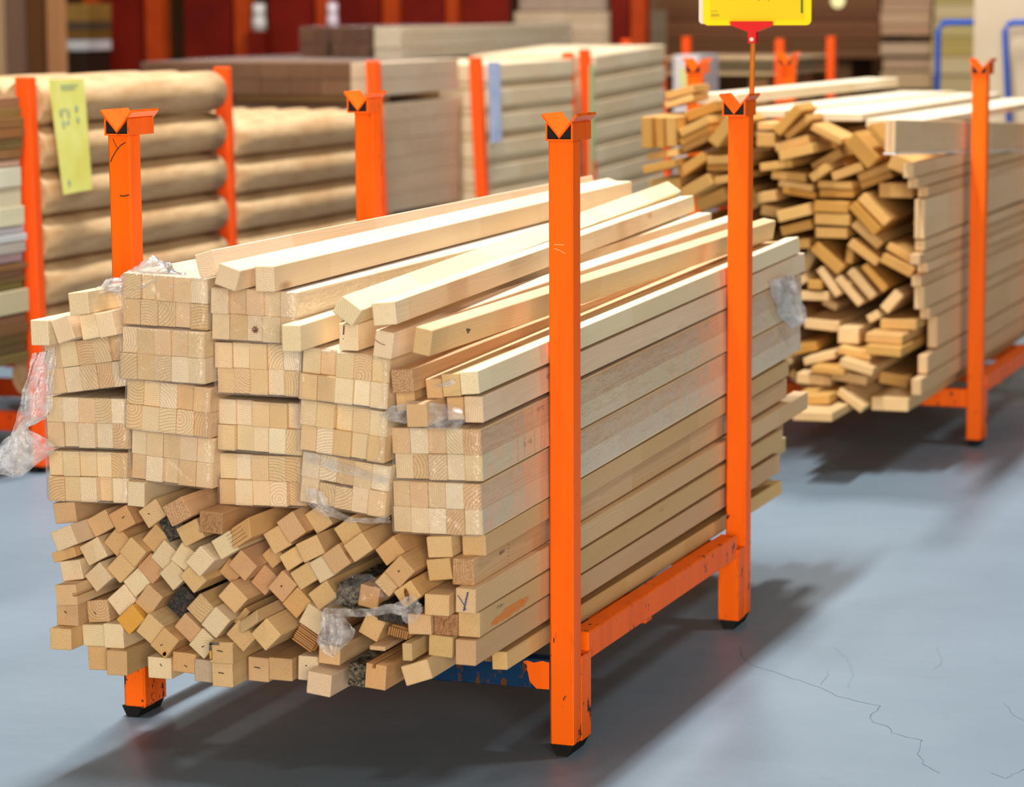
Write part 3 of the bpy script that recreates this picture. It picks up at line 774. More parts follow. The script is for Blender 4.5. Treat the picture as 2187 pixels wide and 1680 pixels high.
# ------------------------------------------------------------------ stacking carts
PW = 0.042
def cart(x0, y0, label, group=None, Wd=0.848, L=1.119, top=1.03, paint='orange', front_bar=None, posts=('fr', 'fl', 'rr', 'rl'), marks=False, lean=0.0, cradle=True):
    """an orange stacking cart; (x0, y0) is the outer front corner of its right-hand front post"""
    root = empty('lumber_cart', (x0, y0, 0))
    tag(root, label, 'cart', group)
    mt = M[paint]
    for key in posts:
        right, front = key[1] == 'r', key[0] == 'f'
        X0 = -PW if right else -Wd
        pa = 0.0 if front else L - PW
        la = PW + 0.002 if front else L - PW - 0.002 - 0.048
        bm = bmesh.new()
        bx(bm, X0, X0 + PW, pa, pa + PW, 0.018, top, 0.003)
        for v in bm.verts: v.co.x += (lean + (0.006 if key == 'fl' else 0)) * (1 - v.co.z / top)
        post = mesh_obj('post', bm, mt, root)
        # the V-shaped cradle that takes the foot of the cart stacked above
        if cradle:
            c0, c1 = (-0.006, 0.088) if front else (L - 0.074, L + 0.006)
            cx = X0 + PW / 2; hw = 0.0235; t = 0.003
            bm = bmesh.new()
            z0, z1 = top - 0.002, top + 0.027
            bx(bm, cx - hw, cx - hw + t, c0, c1, z0, z1)
            bx(bm, cx + hw - t, cx + hw, c0, c1, z0, z1)
            bx(bm, cx - hw + t, cx + hw - t, c0, c1, z0, z0 + t)
            vz, tz, tx = z0 + 0.004, top + 0.038, hw + 0.007
            prism(bm, [(cx, vz), (cx + tx, tz), (cx + tx - 0.001, tz + 0.004), (cx, vz + 0.0045)], 'y', c0, c1 + 0.006)
            prism(bm, [(cx, vz), (cx, vz + 0.0045), (cx - tx + 0.001, tz + 0.004), (cx - tx, tz)], 'y', c0, c1 + 0.006)
            cap = mesh_obj('cradle', bm, M['orange_gloss'], post)
            bm = bmesh.new()
            bx(bm, cx - hw + t, cx + hw - t, c0 + 0.0015, c1 - 0.01, z0 + t, z0 + 0.0042)
            prism(bm, [(cx - hw + t, z0 + t), (cx - 0.002, z0 + t), (cx - hw + t, z1 - 0.004)], 'y', c0 + 0.0015, c1 - 0.012)
            prism(bm, [(cx + hw - t, z0 + t), (cx + hw - t, z1 - 0.004), (cx + 0.002, z0 + t)], 'y', c0 + 0.0015, c1 - 0.012)
            mesh_obj('hollow_shade', bm, M['hollow_shade'], cap)  # near-black filler paints the shade inside the cradle
        # the socket tube beside the post
        bm = bmesh.new()
        zt = 0.163; w = 0.003
        ya, yb = la, la + 0.048
        bx(bm, X0, X0 + w, ya, yb, 0.018, zt); bx(bm, X0 + PW - w, X0 + PW, ya, yb, 0.018, zt)
        bx(bm, X0 + w, X0 + PW - w, ya, ya + w, 0.018, zt); bx(bm, X0 + w, X0 + PW - w, yb - w, yb, 0.018, zt)
        leg = mesh_obj('leg', bm, mt, root)
        bm = bmesh.new()
        bx(bm, X0 + w, X0 + PW - w, ya + w, yb - w, 0.03, zt - 0.03)
        mesh_obj('socket', bm, M['hollow_shade'], leg)  # near-black plug stands in for the shade down the tube
        bm = bmesh.new()
        f0, f1 = min(pa, ya), max(pa + PW, yb)
        prism(bm, [(X0 + 0.001, 0.020), (X0 + 0.011, 0.0), (X0 + PW - 0.011, 0.0), (X0 + PW - 0.001, 0.020)], 'y', f0 + 0.001, f1 - 0.002)
        mesh_obj('foot', bm, M['dark'], leg)
    ra, rb = PW + 0.05, L - PW - 0.05
    for X in (-PW + 0.004, -Wd + 0.004):
        bm = bmesh.new()
        bx(bm, X, X + 0.034, ra, rb, 0.146, 0.194, 0.002)
        mesh_obj('side_rail', bm, mt, root)
    for i, y in enumerate((0.002, L / 2 - 0.02, L - PW + 0.002)):
        bm = bmesh.new()
        bx(bm, -Wd + PW, -PW, y, y + 0.038, 0.112, 0.163, 0.002)
        mesh_obj('crossbar', bm, M[front_bar] if (front_bar and i == 0) else mt, root)
    if marks:
        # the bare orange weld patch at the end of the blue bar
        bm = bmesh.new()
        pts = [(-0.089, 0.158), (-0.082, 0.160), (-0.070, 0.157), (-0.055, 0.161), (-PW - 0.001, 0.159), (-PW - 0.001, 0.113), (-0.066, 0.113), (-0.078, 0.125), (-0.081, 0.14)]
        bm.faces.new([bm.verts.new((a, 0.0008, b)) for a, b in pts])
        mesh_obj('paint_patch', bm, M['orange'], root)
    return root

front_cart = cart(0, 0, 'orange stacking cart in front, loaded with wrapped bundles and loose battens', front_bar='blue', marks=True)
cart(0.018, 3.52, 'orange cart behind on the right, loaded with jumbled planks', top=1.052, Wd=0.872)
cart(-2.30, 2.27, 'orange cart at left carrying a wall of tall stacked logs', paint='red_orange', lean=0.02, posts=('fr', 'rr'), cradle=False, top=1.065, L=1.236)
cart(-2.30, 3.545, 'orange cart behind the tall log stack, holding the lower stack of logs', paint='red_orange', lean=0.04, cradle=False, top=1.06, L=1.144, posts=('rr',))
cart(-2.30, 5.64, 'orange cart in the back row with a pale blue card on its post', paint='red_orange', top=1.055, lean=0.05, cradle=False, posts=('fr', 'rr'))
cart(-2.30, 6.93, 'orange cart farthest along the back row, beyond the green strap', paint='red_orange', top=1.065, lean=0.05, cradle=False, posts=('fr', 'rr'))
cart(-2.10, 9.40, 'distant orange cart whose post tops show under the yellow sign', paint='red_orange', top=1.075, cradle=False)
cart(-2.40, 0.96, 'orange cart at the far left edge under the stacked sheets', paint='red_orange', cradle=False, L=1.30, posts=('fr', 'fl'))

bm = bmesh.new()
bm.faces.new([bm.verts.new((-0.848 + PW + 0.0008, y, z)) for y, z in ((1.080, 0.40), (1.118, 0.40), (1.118, 0.622), (1.106, 0.612), (1.104, 0.634), (1.096, 0.618), (1.088, 0.628), (1.080, 0.60))])
mesh_obj('blue_patch', bm, M['blue'], front_cart)
# pencil and pen marks on the left-hand front post
def post_mark(name, pix, wd, mat):
    bm = bmesh.new()
    for a, b in zip(pix, pix[1:]):
        A, B = at(*a, Y=-0.0006), at(*b, Y=-0.0006)
        n = (B - A).cross(Vector((0, 1, 0))).normalized() * wd
        bm.faces.new([bm.verts.new(p) for p in (A + n, B + n, B - n, A - n)])
    return mesh_obj(name, bm, mat, front_cart)
post_mark('pen_mark', [(268, 304), (258, 310), (248, 322), (240, 336), (236, 346)], 0.0009, M['black_ink'])
post_mark('pen_mark', [(241, 296), (246, 308), (252, 318)], 0.0006, M['black_ink'])
post_mark('scratch', [(1183, 522), (1196, 522), (1205, 523)], 0.0007, M['scratch'])
post_mark('scratch', [(1183, 530), (1196, 535), (1207, 541)], 0.0006, M['scratch'])
post_mark('pen_mark', [(256, 418), (266, 418.5), (276, 416)], 0.0010, M['black_ink'])

# ------------------------------------------------------------------ loose battens
TINT = {'pale': (238, 218, 184), 'tan': (220, 184, 136), 'yel': (226, 190, 130), 'org': (208, 152, 90), 'red': (208, 160, 118), 'brown': (196, 150, 104),
        'grey': (112, 102, 88), 'dark': (96, 88, 78), 'amber': (232, 176, 78), 'rough': (222, 180, 140), 'rough2': (196, 152, 112), 'groove': (226, 182, 124),
        'ridge': (204, 158, 104), 'nail': (214, 170, 118), 'ring': (222, 190, 144), 'split': (206, 176, 136), 'staple': (222, 184, 134), 'grimy': (196, 180, 156),
        'mould': (150, 138, 120), 'blotch': (222, 182, 130), 'knot': (224, 182, 126), 'pits': (222, 184, 140), 'bluemark': (230, 202, 156), 'spray': (222, 184, 134), 'redcrack': (236, 216, 180)}
WORDS = {'pale': 'pale', 'tan': 'tan', 'yel': 'yellowish', 'org': 'orange-brown', 'red': 'reddish', 'brown': 'brown', 'grey': 'weathered grey', 'dark': 'blackened', 'amber': 'amber-yellow'}
FEAT = {'rough': 'coarsely sawn', 'rough2': 'dark fuzzy-ended', 'groove': 'slant-cut dark-lined', 'ridge': 'ridged-end', 'nail': 'single dark-dotted', 'ring': 'ring-grained', 'split': 'split grey-edged',
        'staple': 'black-stapled', 'grimy': 'grimy grey-edged', 'mould': 'mouldy black-speckled', 'blotch': 'yellow-blotched', 'knot': 'knotty-ended', 'pits': 'coarse pitted', 'bluemark': 'blue-inked', 'spray': 'orange-sprayed'}
COLS = ['leftmost', 'second', 'middle', 'fourth', 'rightmost']
TOPL = {
 'T1': 'loose batten lying diagonally on top, leftmost of the three at the back left',
 'T2': 'tilted loose batten on top, middle of the three at the back left',
 'T3': 'level loose batten on top, rightmost of the three at the back left',
 'T4': 'loose batten on top with a curved ring in its end and a side stamp',
 'T5': 'loose batten on top with a dark red crack down its end',
 'T6': 'short-nosed loose batten on top right of the red-cracked one, hairline split in end',
 'T7': 'loose batten on top rolled onto its edge, wide white upper face',
 'T8': 'loose batten on top with a square end, right of the edge-rolled one',
 'T9': 'yellowish loose batten on top with a grey knot on its side',
 'T10': 'loose batten on top right with a coarse brown-sawn end',
 'L1': 'leftmost loose batten of the torn bundle at upper left',
 'L2': 'tilted loose batten second from left in the torn upper left bundle',
 'L3': 'loose batten lying topmost in the torn upper left bundle',
 'L4': 'leaning batten under the topmost one of the torn upper left bundle',
 'L5': 'batten of the torn upper left bundle nearest the wrapped bundle',
 'L6': 'single pale upright batten end between the two bottom left bundles',
 'M1': 'pale stamped batten on the front right corner above the wrapped bundles',
 'M2': 'short tan batten end wrapped in torn film at right',
 'M3': 'yellowish batten end beside the stamped right corner batten',
 'M4': 'batten end directly beneath the coarse brown-sawn top batten',
 'M5': 'batten end half hidden behind shiny film near the right corner',
 'M6': 'narrow batten end left of the rightmost top batten',
 'M7': 'rightmost top batten with splintered lower edge beside the front post',
}
def batten(key, x, y, z, w, h, a, yaw, pitch, code, col, rank):
    mat = M['wood']; kw = {}
    if code in ('rough', 'rough2', 'pits'): mat = M['rough_wood']; kw['fuzzy'] = code == 'rough2'
    elif code in ('ring',): mat = M['ringed_wood']
    elif code in ('mould', 'dark', 'grey'): mat = M['mould_wood']
    elif code == 'ridge': kw['ridges'] = True
    if key in ('F12',): kw['slit'] = 'top'
    if key in ('A24',): kw['slit'] = 'right'
    if key == 'B4': kw['tilt'] = 0.9
    elif key == 'F13': kw['slant'] = 0.35
    elif key == 'E6': kw['tilt'] = 1.2
    elif not kw: kw = dict(slant=RND.uniform(-0.05, 0.05), tilt=RND.uniform(-0.05, 0.05))
    L = 2.0 + RND.uniform(-0.03, 0.05)
    if key[0] not in 'TLM': L = 1.98 + RND.uniform(-0.12, 0.10)
    if key == 'E6' or key == 'E8' or key == 'F5': L = 1.2
    if key in ('F14', 'F15'): L = 1.86
    if key == 'C12': L = 2.1
    s = 0.985
    c0 = TINT[code]
    if code in ('red', 'brown', 'org', 'rough', 'tan', 'yel', 'nail', 'spray', 'staple'): c0 = tuple(v * 0.45 + k * 0.55 for v, k in zip(c0, (222, 190, 146)))
    bm = batten_bm(w * s, h * s, L, **kw)
    c = c0 if key[0] in 'TLM' else tuple(v * k for v, k in zip(c0, (0.97, 0.96, 0.95)))  # lower pile tinted darker to stand in for shade under the load
    j = RND.uniform(-7, 7)
    o = mesh_obj('batten', bm, mat, None, False, tuple(max(0, min(255, v + j + RND.uniform(-3, 3))) for v in c))
    place(o, x, y, z, a, yaw, pitch)
    if key in TOPL:
        tag(o, TOPL[key], 'batten', 'loose battens on the front cart')
    else:
        am = abs((a + PI / 4) % (PI / 2) - PI / 4)
        t = 'steeply tilted' if am > 0.5 else ('tilted' if am > 0.13 else 'level')
        wd = FEAT.get(code) or WORDS[code]
        tag(o, f'{wd} {t} loose batten end, {ORD[rank]} from top under the {COLS[col]} bundle column', 'batten', 'loose battens on the front cart')
    e = -0.0007
    if code == 'staple':
        strokes('staple', o, [((-0.006, 0.004), (0.004, 0.003))], 0.0016, M['black_ink'], 'f', e - abs(0.001))
        if key == 'E11':
            strokes('grey_stain', o, [((-w / 2 + 0.003, -0.012), (-w / 2 + 0.003, 0.015)), ((-w / 2 + 0.002, 0.015), (-0.002, 0.0155))], 0.005, M['grey_stain'], 'f', e - 0.0012)
            strokes('paint_blotch', o, [((-w / 2 + 0.003, -0.010), (-w / 2 + 0.003, 0.003))], 0.0035, M['yellow_paint'], 'f', e - 0.0016)
    elif code == 'nail':
        strokes('nail_hole', o, [((-0.001, 0.001), (0.0015, 0.001))], 0.0028, M['black_ink'], 'f', e - 0.001)
    elif code == 'bluemark':
        S = []
        for k in range(9):
            v = 0.013 - k * 0.0034
            S.append(((0.004 - k * 0.0008 - 0.0014, v), (0.004 - k * 0.0008 + 0.0022, v + 0.0012)))
        S += [((0.005, 0.015), (-0.002, -0.016)), ((-0.012, 0.009), (-0.0015, -0.006)), ((-0.001, -0.008), (0.0015, -0.014))]
        strokes('pen_mark', o, S, 0.0015, M['blue_ink'], 'f', e - 0.001)
    elif code == 'redcrack':
        strokes('red_streak', o, [((-0.0062, 0.019), (-0.0075, 0.004)), ((-0.0078, -0.002), (-0.0082, -0.003))], 0.0022, M['red_stain'], 'f', e - 0.001)
    elif code == 'blotch':
        strokes('paint_blotch', o, [((-0.018, -0.010), (-0.010, -0.013)), ((-0.016, -0.013), (-0.009, -0.009))], 0.006, M['yellow_paint'], 'f', e - 0.001)
    elif code == 'knot':
        bm = bmesh.new()
        bm.faces.new([bm.verts.new((math.cos(t) * 0.004 + 0.35 * math.sin(t) * 0.009, -0.0018, math.sin(t) * 0.010)) for t in [k * PI / 8 for k in range(16)]])
        mesh_obj('knot', bm, M['knot'], o)
    elif code == 'spray':
        xr = w * s / 2 + 0.0004
        r = random.Random(3); top, bot = [], []
        for k in range(15):
            u = 0.05 + k * 0.0125
            mid = -0.009 + k * 0.0003
            top.append((xr, u, mid + 0.008 * math.sin(PI * (k + 0.6) / 15.5) ** 0.6 + r.uniform(-0.002, 0.002)))
            bot.append((xr, u, mid - 0.007 * math.sin(PI * (k + 0.6) / 15.5) ** 0.6 + r.uniform(-0.003, 0.002)))
        patch('spray_mark', o, top + bot[::-1], M['orange_spray'])
        strokes('stamp', o, stamp_segs(0.075, 0.008, 8, 0.006, 0.0045), 0.0009, M['ink'], 'r', xr)
    elif code == 'groove':
        strokes('dark_line', o, [((-w / 2 + 0.002, zz), (w / 2 - 0.003, zz + 0.001)) for zz in (-0.011, -0.005, 0.001, 0.007)], 0.0007, M['black_ink'], 'f', -0.016)
    if key in ('E3', 'E18', 'D1', 'D11', 'E16', 'A7', 'A8', 'D10', 'D2'):
        r = random.Random(key)
        u, v = r.uniform(-0.008, 0.006), r.uniform(-0.004, 0.010)
        strokes('staple', o, [((u, v), (u + r.uniform(0.002, 0.006), v - r.uniform(-0.002, 0.007)))], 0.0014, M['black_ink'], 'f', e - 0.0016)
    xr = w * s / 2 + 0.0004
    if key == 'T6': strokes('end_crack', o, [((-w / 2 + 0.001, 0.006), (-0.002, 0.001)), ((-0.002, 0.001), (0.004, 0.0005))], 0.0009, M['red_stain'], 'f', e - 0.0015)
    if key == 'M1': strokes('stamp', o, stamp_segs(0.30, 0.002, 10, 0.008, 0.0042), 0.0010, M['ink'], 'r', xr)
    if key == 'C10': strokes('stamp', o, stamp_segs(0.115, 0.004, 7, 0.006, 0.004) + [((0.155, zz), (0.158, zz + 0.001)) for zz in (-0.018, -0.012, -0.006, 0.0, 0.006, 0.012)], 0.0012, M['black_ink'], 'r', xr)
    if key == 'D7': strokes('stamp', o, stamp_segs(0.10, -0.006, 9, 0.008, 0.0062), 0.0012, M['black_ink'], 'r', xr)
    if key == 'T4': strokes('stamp', o, stamp_segs(0.155, 0.002, 7, 0.007, 0.004), 0.0011, M['black_ink'], 'r', xr)
    if key == 'B11': strokes('stamp', o, stamp_segs(0.055, 0.003, 5, 0.010, 0.0055), 0.0014, M['black_ink'], 'r', xr)
    if key == 'E7': strokes('stamp', o, stamp_segs(0.012, 0.028, 9, 0.008, 0.0035) if False else [((-0.004 + (k % 3) * 0.0012, 0.035 + k * 0.006), (0.006, 0.033 + k * 0.006)) for k in range(9)], 0.0012, M['ink'], 't', h * s / 2 + 0.0004)
    if key == 'B7': strokes('stamp', o, [((-0.003, 0.045 + k * 0.006), (0.007, 0.043 + k * 0.006)) for k in range(9)], 0.0014, M['black_ink'], 't', h * s / 2 + 0.0004)
    if key == 'T9': 
        strokes('knot', o, [((0.145, 0.004), (0.163, 0.001)), ((0.15, 0.0), (0.158, -0.002))], 0.004, M['grey_stain'], 'r', xr)
    return o
for t in BATTENS: batten(*t)
# two short-set ends low on the right, behind the front row
for k, (x, y, z, c, nm) in enumerate([(-0.072, -0.16, 0.196, 'yel', 'yellow-sided batten set back low on the right beside the front post'), (-0.108, -0.10, 0.189, 'ridge', 'ridged batten end set back low on the right above the blue bar')]):
    o = mesh_obj('batten', batten_bm(0.026, 0.030 if k == 0 else 0.024, 1.75, ridges=(c == 'ridge')), M['wood'], None, False, TINT[c])
    place(o, x, y, z, 0.04)
    tag(o, nm, 'batten', 'loose battens on the front cart')

# ------------------------------------------------------------------ wrapped bundles
PALES = [(240, 220, 186), (234, 210, 170), (230, 202, 158), (243, 227, 198), (226, 195, 150), (236, 214, 176), (232, 205, 163)]
def rounded(hw, hh, r, n=4):
    pts = []
    for cx, cz, a0 in ((hw - r, hh - r, 0), (-hw + r, hh - r, PI / 2), (-hw + r, -hh + r, PI), (hw - r, -hh + r, 3 * PI / 2)):
        for k in range(n): pts.append((cx + r * math.cos(a0 + k * PI / 2 / (n - 1)), cz + r * math.sin(a0 + k * PI / 2 / (n - 1))))
    out = []
    for i, p in enumerate(pts):
        q = pts[(i + 1) % len(pts)]
        d = math.hypot(q[0] - p[0], q[1] - p[1])
        m_ = max(1, int(d / 0.012))
        for k in range(m_): out.append((p[0] + (q[0] - p[0]) * k / m_, p[1] + (q[1] - p[1]) * k / m_))
    return out
def wrap_bm(hw, hh, L, full, seed):
    bm = bmesh.new()
    base = rounded(hw, hh, 0.006)
    so = Vector((seed * 3.1, seed * 1.7, 0))
    rings = []
    def ring(y, sc, wob, lip=0):
        R = []
        for (a, b) in base:
            nz = noise.noise(Vector((a * 60, y * 18, b * 60)) + so)
            n2 = noise.noise(Vector((a * 25, y * 4, b * 25)) + so * 2)
            k = 1 + 0
            px, pz = a * sc, b * sc
            ln = math.hypot(a, b)
            px += a / ln * (nz * wob + 0.0004); pz += b / ln * (nz * wob + 0.0004)
            R.append(bm.verts.new((px, y + lip * (nz * 0.005 + n2 * 0.003), pz)))
        rings.append(R)
    if full:
        for sc in (0.05, 0.3, 0.55, 0.75, 0.9): ring(-0.0068 if sc < 0.8 else -0.006, sc, 0.0015, 0.5)
    else:
        ring(-0.006, 0.86, 0.004, 0.6); ring(-0.0065, 0.93, 0.002, 0.5)
    ring(-0.0045, 0.985, 0.0008, 0.4)
    for y in (0.002, 0.012, 0.03, 0.06, 0.11, 0.2, 0.35, 0.6, 0.9, 1.25, 1.6, 1.85, L - 0.03, L): ring(y, 1.0, 0.0007)
    ring(L + 0.006, 0.94, 0.003, 0.6); ring(L + 0.007, 0.8, 0.004, 1)
    for A, B in zip(rings, rings[1:]):
        n = len(A)
        for i in range(n): bm.faces.new((A[i], A[(i + 1) % n], B[(i + 1) % n], B[i]))
    if full: bm.faces.new(rings[0])
    return bm
BL = {'b2': 'film-wrapped bundle of ten battens, topmost wrapped one of the leftmost column, tearing film at left',
      'b3': 'film-wrapped bundle of ten battens, middle of the leftmost column',
      'b4': 'bundle of ten battens at the bottom of the leftmost column',
      'b5': 'film-wrapped bundle with crumpled film on top, topmost of the second column',
      'b6': 'film-wrapped bundle of ten battens, second from top in the second column',
      'b7': 'film-wrapped bundle of ten battens, third from top in the second column',
      'b8': 'film-wrapped bundle of ten battens, lowest of the second column',
      'b9': 'film-wrapped bundle with a dark knot in one end, topmost of the middle column',
      'b10': 'bundle of ten battens, second from top in the middle column',
      'b11': 'bundle of ten battens, third from top in the middle column',
      'b12': 'film-wrapped bundle of ten battens, lowest of the middle column',
      'b13': 'bundle of ten battens, topmost of the fourth column under the loose ends',
      'b14': 'bundle of ten battens, middle of the fourth column',
      'b15': 'loosely wrapped sagging bundle with a gap in its film, lowest of the fourth column',
      'b17': 'film-wrapped bundle of ten battens, upper one of the rightmost column beside the post',
      'b18': 'film-wrapped bundle of ten battens, lower one of the rightmost column beside the post'}
FULL = ('b3', 'b5', 'b6', 'b8', 'b9', 'b15', 'b17', 'b18', 'b2')
ROOT = {}
for bi, (key, x, y, z, a, pt) in enumerate(BUNDLES):
    root = empty('batten_bundle')
    place(root, x, y, z, a, 0.0, pt)
    tag(root, BL[key], 'bundle', 'bundles of battens on the front cart')
    ROOT[key] = root
    r = random.Random(bi + 40)
    w, h = 0.0297, 0.0408
    hole = key == 'b15'
    for row in (0, 1):
        for k in range(5):
            xx = (k - 2) * 0.0299 + r.uniform(-0.0003, 0.0003)
            zz = (row - 0.5) * 0.0411 + r.uniform(-0.0004, 0.0004)
            yy = r.choice((0.0, 0.0, 0.001, 0.004, 0.009)) + r.uniform(-0.002, 0.004)
            hh = h
            if hole and row == 0 and k in (1, 2): hh -= 0.005; zz -= 0.0025; yy += 0.003
            mt = M['ringed_wood'] if r.random() < 0.25 else M['wood']
            L = 2.0 - yy
            bm = batten_bm(w, hh, L, r.uniform(-0.03, 0.03), r.uniform(-0.03, 0.03), 0.0008)
            o = mesh_obj('batten', bm, mt, root, False, (lambda jj, cc: tuple(v + jj + r.uniform(-2, 2) for v in cc))(r.uniform(-7, 6), r.choice(PALES)))
            o.location = (xx, yy, zz)
            if key == 'b9' and row == 0 and k == 2:
                bm = bmesh.new()
                bm.faces.new([bm.verts.new((math.cos(t) * (0.004 + 0.003 * (i % 2)), -0.0022, -0.002 + math.sin(t) * (0.004 + 0.003 * (i % 2)))) for i, t in enumerate([k2 * PI / 8 for k2 in range(16)])])
                mesh_obj('knot', bm, M['knot'], o)
    if key not in ('b4', 'b11', 'b14', 'b10', 'b13'):
        f = mesh_obj('plastic_film', wrap_bm(0.0750, 0.0417, 2.0, key in FULL, bi), M['film'], root, True)
    else:
        f = mesh_obj('plastic_film', wrap_bm(0.0750, 0.0417, 2.0, False, bi), M['film'], root, True)

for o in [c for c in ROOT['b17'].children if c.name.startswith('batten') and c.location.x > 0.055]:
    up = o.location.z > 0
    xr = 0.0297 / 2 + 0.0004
    strokes('stamp', o, stamp_segs(0.26 if up else 0.19, 0.004 if up else 0.0, 9, 0.008, 0.0042), 0.0008, M['ink'], 'r', xr)
    strokes('post_reflection', o, [((y0, -0.019), (y0 + 0.004, 0.019)) for y0 in ((0.165, 0.186, 0.232, 0.262) if up else (0.158, 0.19, 0.238, 0.27, 0.29))], 0.0022, M['post_reflection'], 'r', xr)  # orange streaks paint the post's colour reflected on the battens
def sheet(name, A, B, nu, nv, amp, seed, mat, parent=None, fold=3.0):
    """a crumpled piece of film between two edge curves"""
    def ev(P, t):
        t = t * (len(P) - 1); i = min(int(t), len(P) - 2); return P[i].lerp(P[i + 1], t - i)
    bm = bmesh.new(); g = []
    so = Vector((seed * 7.7, seed * 3.3, seed))
    for i in range(nu + 1):
        u = i / nu; row = []
        a, b = ev(A, u), ev(B, u)
        for j in range(nv + 1):
            v = j / nv
            p = a.lerp(b, v)
            d = noise.noise_vector(p * 30 + so) * amp + noise.noise_vector(p * 95 + so) * amp * 0.45
            d.y += math.sin(v * fold * 2 * PI + noise.noise(p * 12 + so) * 4) * amp * 0.6
            row.append(bm.verts.new(p + d))
        g.append(row)
    for i in range(nu):
        for j in range(nv): bm.faces.new((g[i][j], g[i + 1][j], g[i + 1][j + 1], g[i][j + 1]))
    o = mesh_obj(name, bm, mat, None, True)
    if parent is not None:
        o.parent = parent
        o.matrix_parent_inverse = (Matrix.Translation(parent.location) @ parent.rotation_euler.to_matrix().to_4x4()).inverted()
    return o
_sheet = sheet
def sheet(name, A, B, nu, nv, amp, seed, mat, parent=None, fold=3.0, twin=False):
    o = _sheet(name, A, B, nu, nv, amp, seed, mat, parent, fold)
    if twin:      # film gathers in folds: a second layer lies behind the first
        sh = Vector((0.003, 0.012, 0.002))
        _sheet(name, [p + sh for p in A], [p + sh for p in B], nu, nv, amp * 1.2, seed + 50, mat, parent, fold * 1.4)
    return o
def curve_at(pix, Y, dy=None):
    return [at(px, py, Y=Y + (dy[i] if dy else 0)) for i, (px, py) in enumerate(pix)]

# the torn film hanging off the left-hand bundles
sheet('torn_film', curve_at([(70, 757), (58, 800), (42, 852), (32, 900), (22, 935), (-5, 955), (-30, 990)], -0.37, [0, -0.01, -0.02, -0.03, -0.03, -0.03, -0.03]),
      curve_at([(112, 744), (108, 790), (106, 840), (99, 888), (46, 918), (62, 965), (40, 1012)], -0.362), 44, 16, 0.0045, 1, M['thick_film'], ROOT['b2'], 2.5, True)
sheet('torn_film', curve_at([(45, 912), (70, 930), (100, 948), (104, 962)], -0.37), curve_at([(-30, 975), (0, 1012), (40, 1018), (92, 978)], -0.38), 26, 20, 0.005, 2, M['thick_film'], ROOT['b2'], 3, True)
# crumpled film on the topmost bundle of the second column
sheet('torn_film', curve_at([(200, 630), (222, 602), (262, 584), (300, 570), (322, 554), (350, 584)], -0.325), curve_at([(215, 634), (262, 620), (300, 612), (340, 606), (380, 604), (420, 606)], -0.35), 40, 18, 0.0095, 3, M['thick_film'], ROOT['b5'], 4, True)
sheet('torn_film', curve_at([(240, 628), (246, 650), (256, 672), (262, 696)], -0.37), curve_at([(268, 622), (272, 650), (272, 680), (270, 700)], -0.355), 16, 10, 0.003, 4, M['film'], ROOT['b5'], 1.5)
# film slumped over the right-hand end of the top row
sheet('torn_film', curve_at([(812, 884), (836, 868), (868, 856), (905, 858), (940, 862), (985, 872)], -0.345), curve_at([(830, 896), (862, 906), (905, 912), (945, 916), (975, 920), (996, 902)], -0.352), 30, 14, 0.004, 5, M['thick_film'], ROOT['b17'], 2)
sheet('torn_film', curve_at([(924, 822), (940, 818), (958, 812), (970, 806)], -0.338), curve_at([(930, 828), (946, 826), (962, 822), (972, 818)], -0.33), 12, 6, 0.003, 6, M['thick_film'], ROOT['b17'], 2)
# sagging film of the loose bundle
sheet('torn_film', curve_at([(655, 968), (690, 975), (740, 992), (790, 1008), (832, 1018)], -0.335), curve_at([(660, 990), (700, 1000), (745, 1012), (790, 1024), (830, 1032)], -0.34), 26, 9, 0.003, 7, M['thick_film'], ROOT['b15'], 1.5)
sheet('torn_film', curve_at([(652, 1040), (660, 1080), (690, 1100), (740, 1112), (790, 1118), (832, 1116)], -0.34), curve_at([(690, 1050), (700, 1075), (730, 1096), (770, 1106), (800, 1108), (832, 1100)], -0.338), 30, 10, 0.0035, 8, M['thick_film'], ROOT['b15'], 2)
# the loose end at the far right-hand end of the load
sheet('torn_film', [at(1640, 600, X=-0.038), at(1652, 640, X=-0.036), at(1668, 680, X=-0.036), at(1690, 700, X=-0.04)],
      [at(1692, 590, X=-0.036), at(1702, 625, X=-0.02), at(1714, 665, X=-0.012), at(1716, 692, X=-0.012)], 20, 14, 0.005, 9, M['thick_film'], ROOT['b17'], 2, True)
sheet('torn_film', [at(1455, 452, Y=1.62), at(1458, 475, Y=1.62), at(1462, 496, Y=1.62)], [at(1466, 450, Y=1.62), at(1478, 478, Y=1.62), at(1490, 498, Y=1.62)], 10, 8, 0.003, 10, M['thick_film'], ROOT['b13'], 1)

# a scrap of film wedged among the loose ends
wad = empty('plastic_scrap', at(780, 1310, Y=-0.40))
tag(wad, 'crumpled clear plastic film wedged among the loose batten ends low on the right', 'plastic')
def wadsheet(A, B, nu, nv, amp, seed, fold=2.0, mat='thick_film'):
    o = sheet('film_fold', A, B, nu, nv, amp, seed, M[mat])
    o.parent = wad
    o.matrix_parent_inverse = Matrix.Translation(wad.location).inverted()
Yw = -0.392
wadsheet(curve_at([(700, 1292), (722, 1250), (752, 1226), (790, 1222), (812, 1240)], Yw), curve_at([(704, 1296), (735, 1290), (770, 1284), (800, 1276), (836, 1282)], Yw - 0.008), 26, 18, 0.004, 21, 2, 'film')
wadsheet(curve_at([(692, 1300), (740, 1300), (790, 1298), (836, 1290), (868, 1298)], Yw - 0.012), curve_at([(690, 1314), (740, 1318), (790, 1316), (836, 1312), (872, 1318)], Yw - 0.008), 40, 8, 0.003, 22, 1.0)
